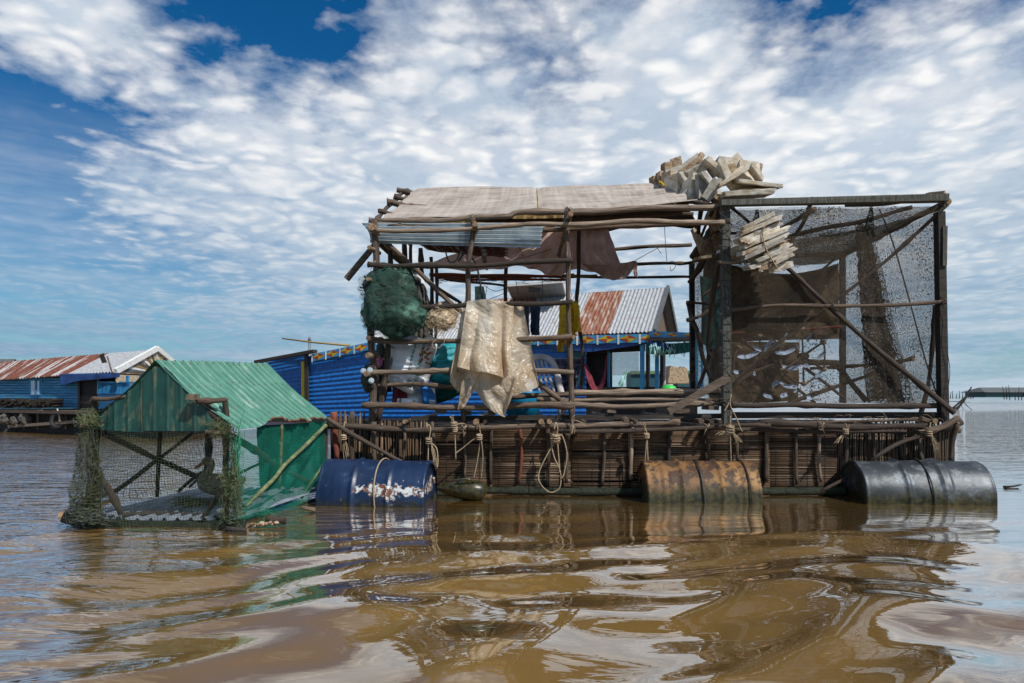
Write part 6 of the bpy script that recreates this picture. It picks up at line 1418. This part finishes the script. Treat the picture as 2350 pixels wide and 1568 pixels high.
mb = MB(); mb.tube([LP(131, 938, -.98), LP(136, 955, -.98), LP(138, 968, -.98)], [.012, .016, .03], 5); s = mb.build('frayed_rope', 'line_pale'); tag(s, 'pale frayed rope hanging over the tyre on the house hull', 'rope')
mb = MB()
for i in range(260): p = LP(random.uniform(-30, 145), random.uniform(917, 934), -.45 + random.uniform(-.15, .1)); mb.tube([p, p + Vector((random.uniform(-.05, .05), -.3, 0))], random.uniform(.012, .028), 7, caps=True)
s = mb.build('firewood', ['pen_shade_firewood']); tag(s, 'dark heap of piled firewood on the deck of the plank house', 'firewood', kind='stuff')
for i, (x, y, r, lb) in enumerate(((14, 962, .13, 'leftmost grey sack lashed to the plank house hull'), (36, 966, .11, 'middle small grey sack on the plank house hull'), (58, 962, .13, 'rightmost grey sack lashed to the plank house hull'))):
    mb = MB(); mb.blob(LP(x, y, -.9), (r, .1, r), .3, 2, 24, 16, seed=i, ridge=True); s = mb.build('hull_sack', 'boulder'); tag(s, lb, 'sack', 'grey sacks lashed to the hull')
fl = thing('black_flag', LP(256, 856, -.5), 'tattered black flag on a leaning stick by the plank house', 'flag')
mb = MB(); mb.tube([LP(258, 858, -.5), LP(246, 818, -.5)], .015, 5); mb.build('stick', 'wood', fl)
mb = MB(); mb.grid(quad(LP(227, 816, -.5), LP(237, 810, -.5), LP(246, 832, -.5), LP(234, 834, -.5)), 4, 4); mb.build('flag_cloth', 'driftwood', fl)
farhut(-60, 22, 823, 838, 990, 26, 'interior_dark', 'slate_roof', 'dark roofed house peeking in at the far left edge')
# ------------------------------------------------------------------ far right
t = farhut(2262, 2420, 889, 900, 912, 95, 'teal_wall', 'slate_roof', 'long dark floating house with grey roof on the right horizon')
for i, (x, y0, y1, lean) in enumerate(((2181, 900, 914, 2), (2187, 897, 914, -1), (2195, 903, 914, 1), (2202, 897, 914, 0), (2209, 900, 914, 1), (2216, 901, 914, 1), (2222, 903, 914, 0), (2228, 897, 915, 2), (2233, 895, 914, 4), (2305, 886, 916, -4), (2311, 886, 916, -2), (2318, 884, 918, -3), (2330, 898, 918, 0), (2338, 888, 918, 1), (2345, 897, 918, 0))):
    Y = 75; mb = MB(); mb.tube([P(x, y1 + 1, Y), P(x + lean, y0, Y)], [.05, .025], 5); s = mb.build('water_stake', 'driftwood')
    tag(s, 'thin dark stake in the far cluster of stakes beside the cage' if i < 9 else 'thin dark stake standing in front of the far floating house', 'stake', 'stakes standing far out in the lake right of the cage' if i < 9 else 'stakes standing before the far floating house')
dw = thing('driftwood_branch', P(2195, 942, 42), 'dark broken branch poking out of the water right of the cage', 'branch')
for pts, r in (([(2190, 942), (2212, 920), (2230, 888)], .16), ([(2188, 936), (2208, 918), (2227, 898)], .12), ([(2160, 921), (2200, 922), (2226, 924)], .05), ([(2212, 924), (2230, 940), (2256, 950)], .045), ([(2206, 930), (2214, 945)], .04)):
    mb = MB(); log_mb(mb, [P(x, y, 42) for x, y in pts], r * .55, r * .2, .3, 6); mb.build('limb', ['driftwood', 'driftwood'], dw)
mb = MB(); log_mb(mb, [P(2303, 1118, 5.72), P(2325, 1117, 5.72), P(2344, 1113, 5.75)], .012, .006, .3, 6); s = mb.build('floating_stick', ['driftwood', 'driftwood']); tag(s, 'upper dark twig floating right of the black drum', 'stick', 'twigs floating at right')
mb = MB(); log_mb(mb, [P(2308, 1122, 5.65), P(2320, 1122, 5.65), P(2337, 1121, 5.65)], .012, .007, .3, 6); s = mb.build('floating_stick', ['driftwood', 'driftwood']); tag(s, 'lower dark twig floating right of the black drum', 'stick', 'twigs floating at right')
for o in bpy.data.objects:
    if '_w' in o: del o['_w']
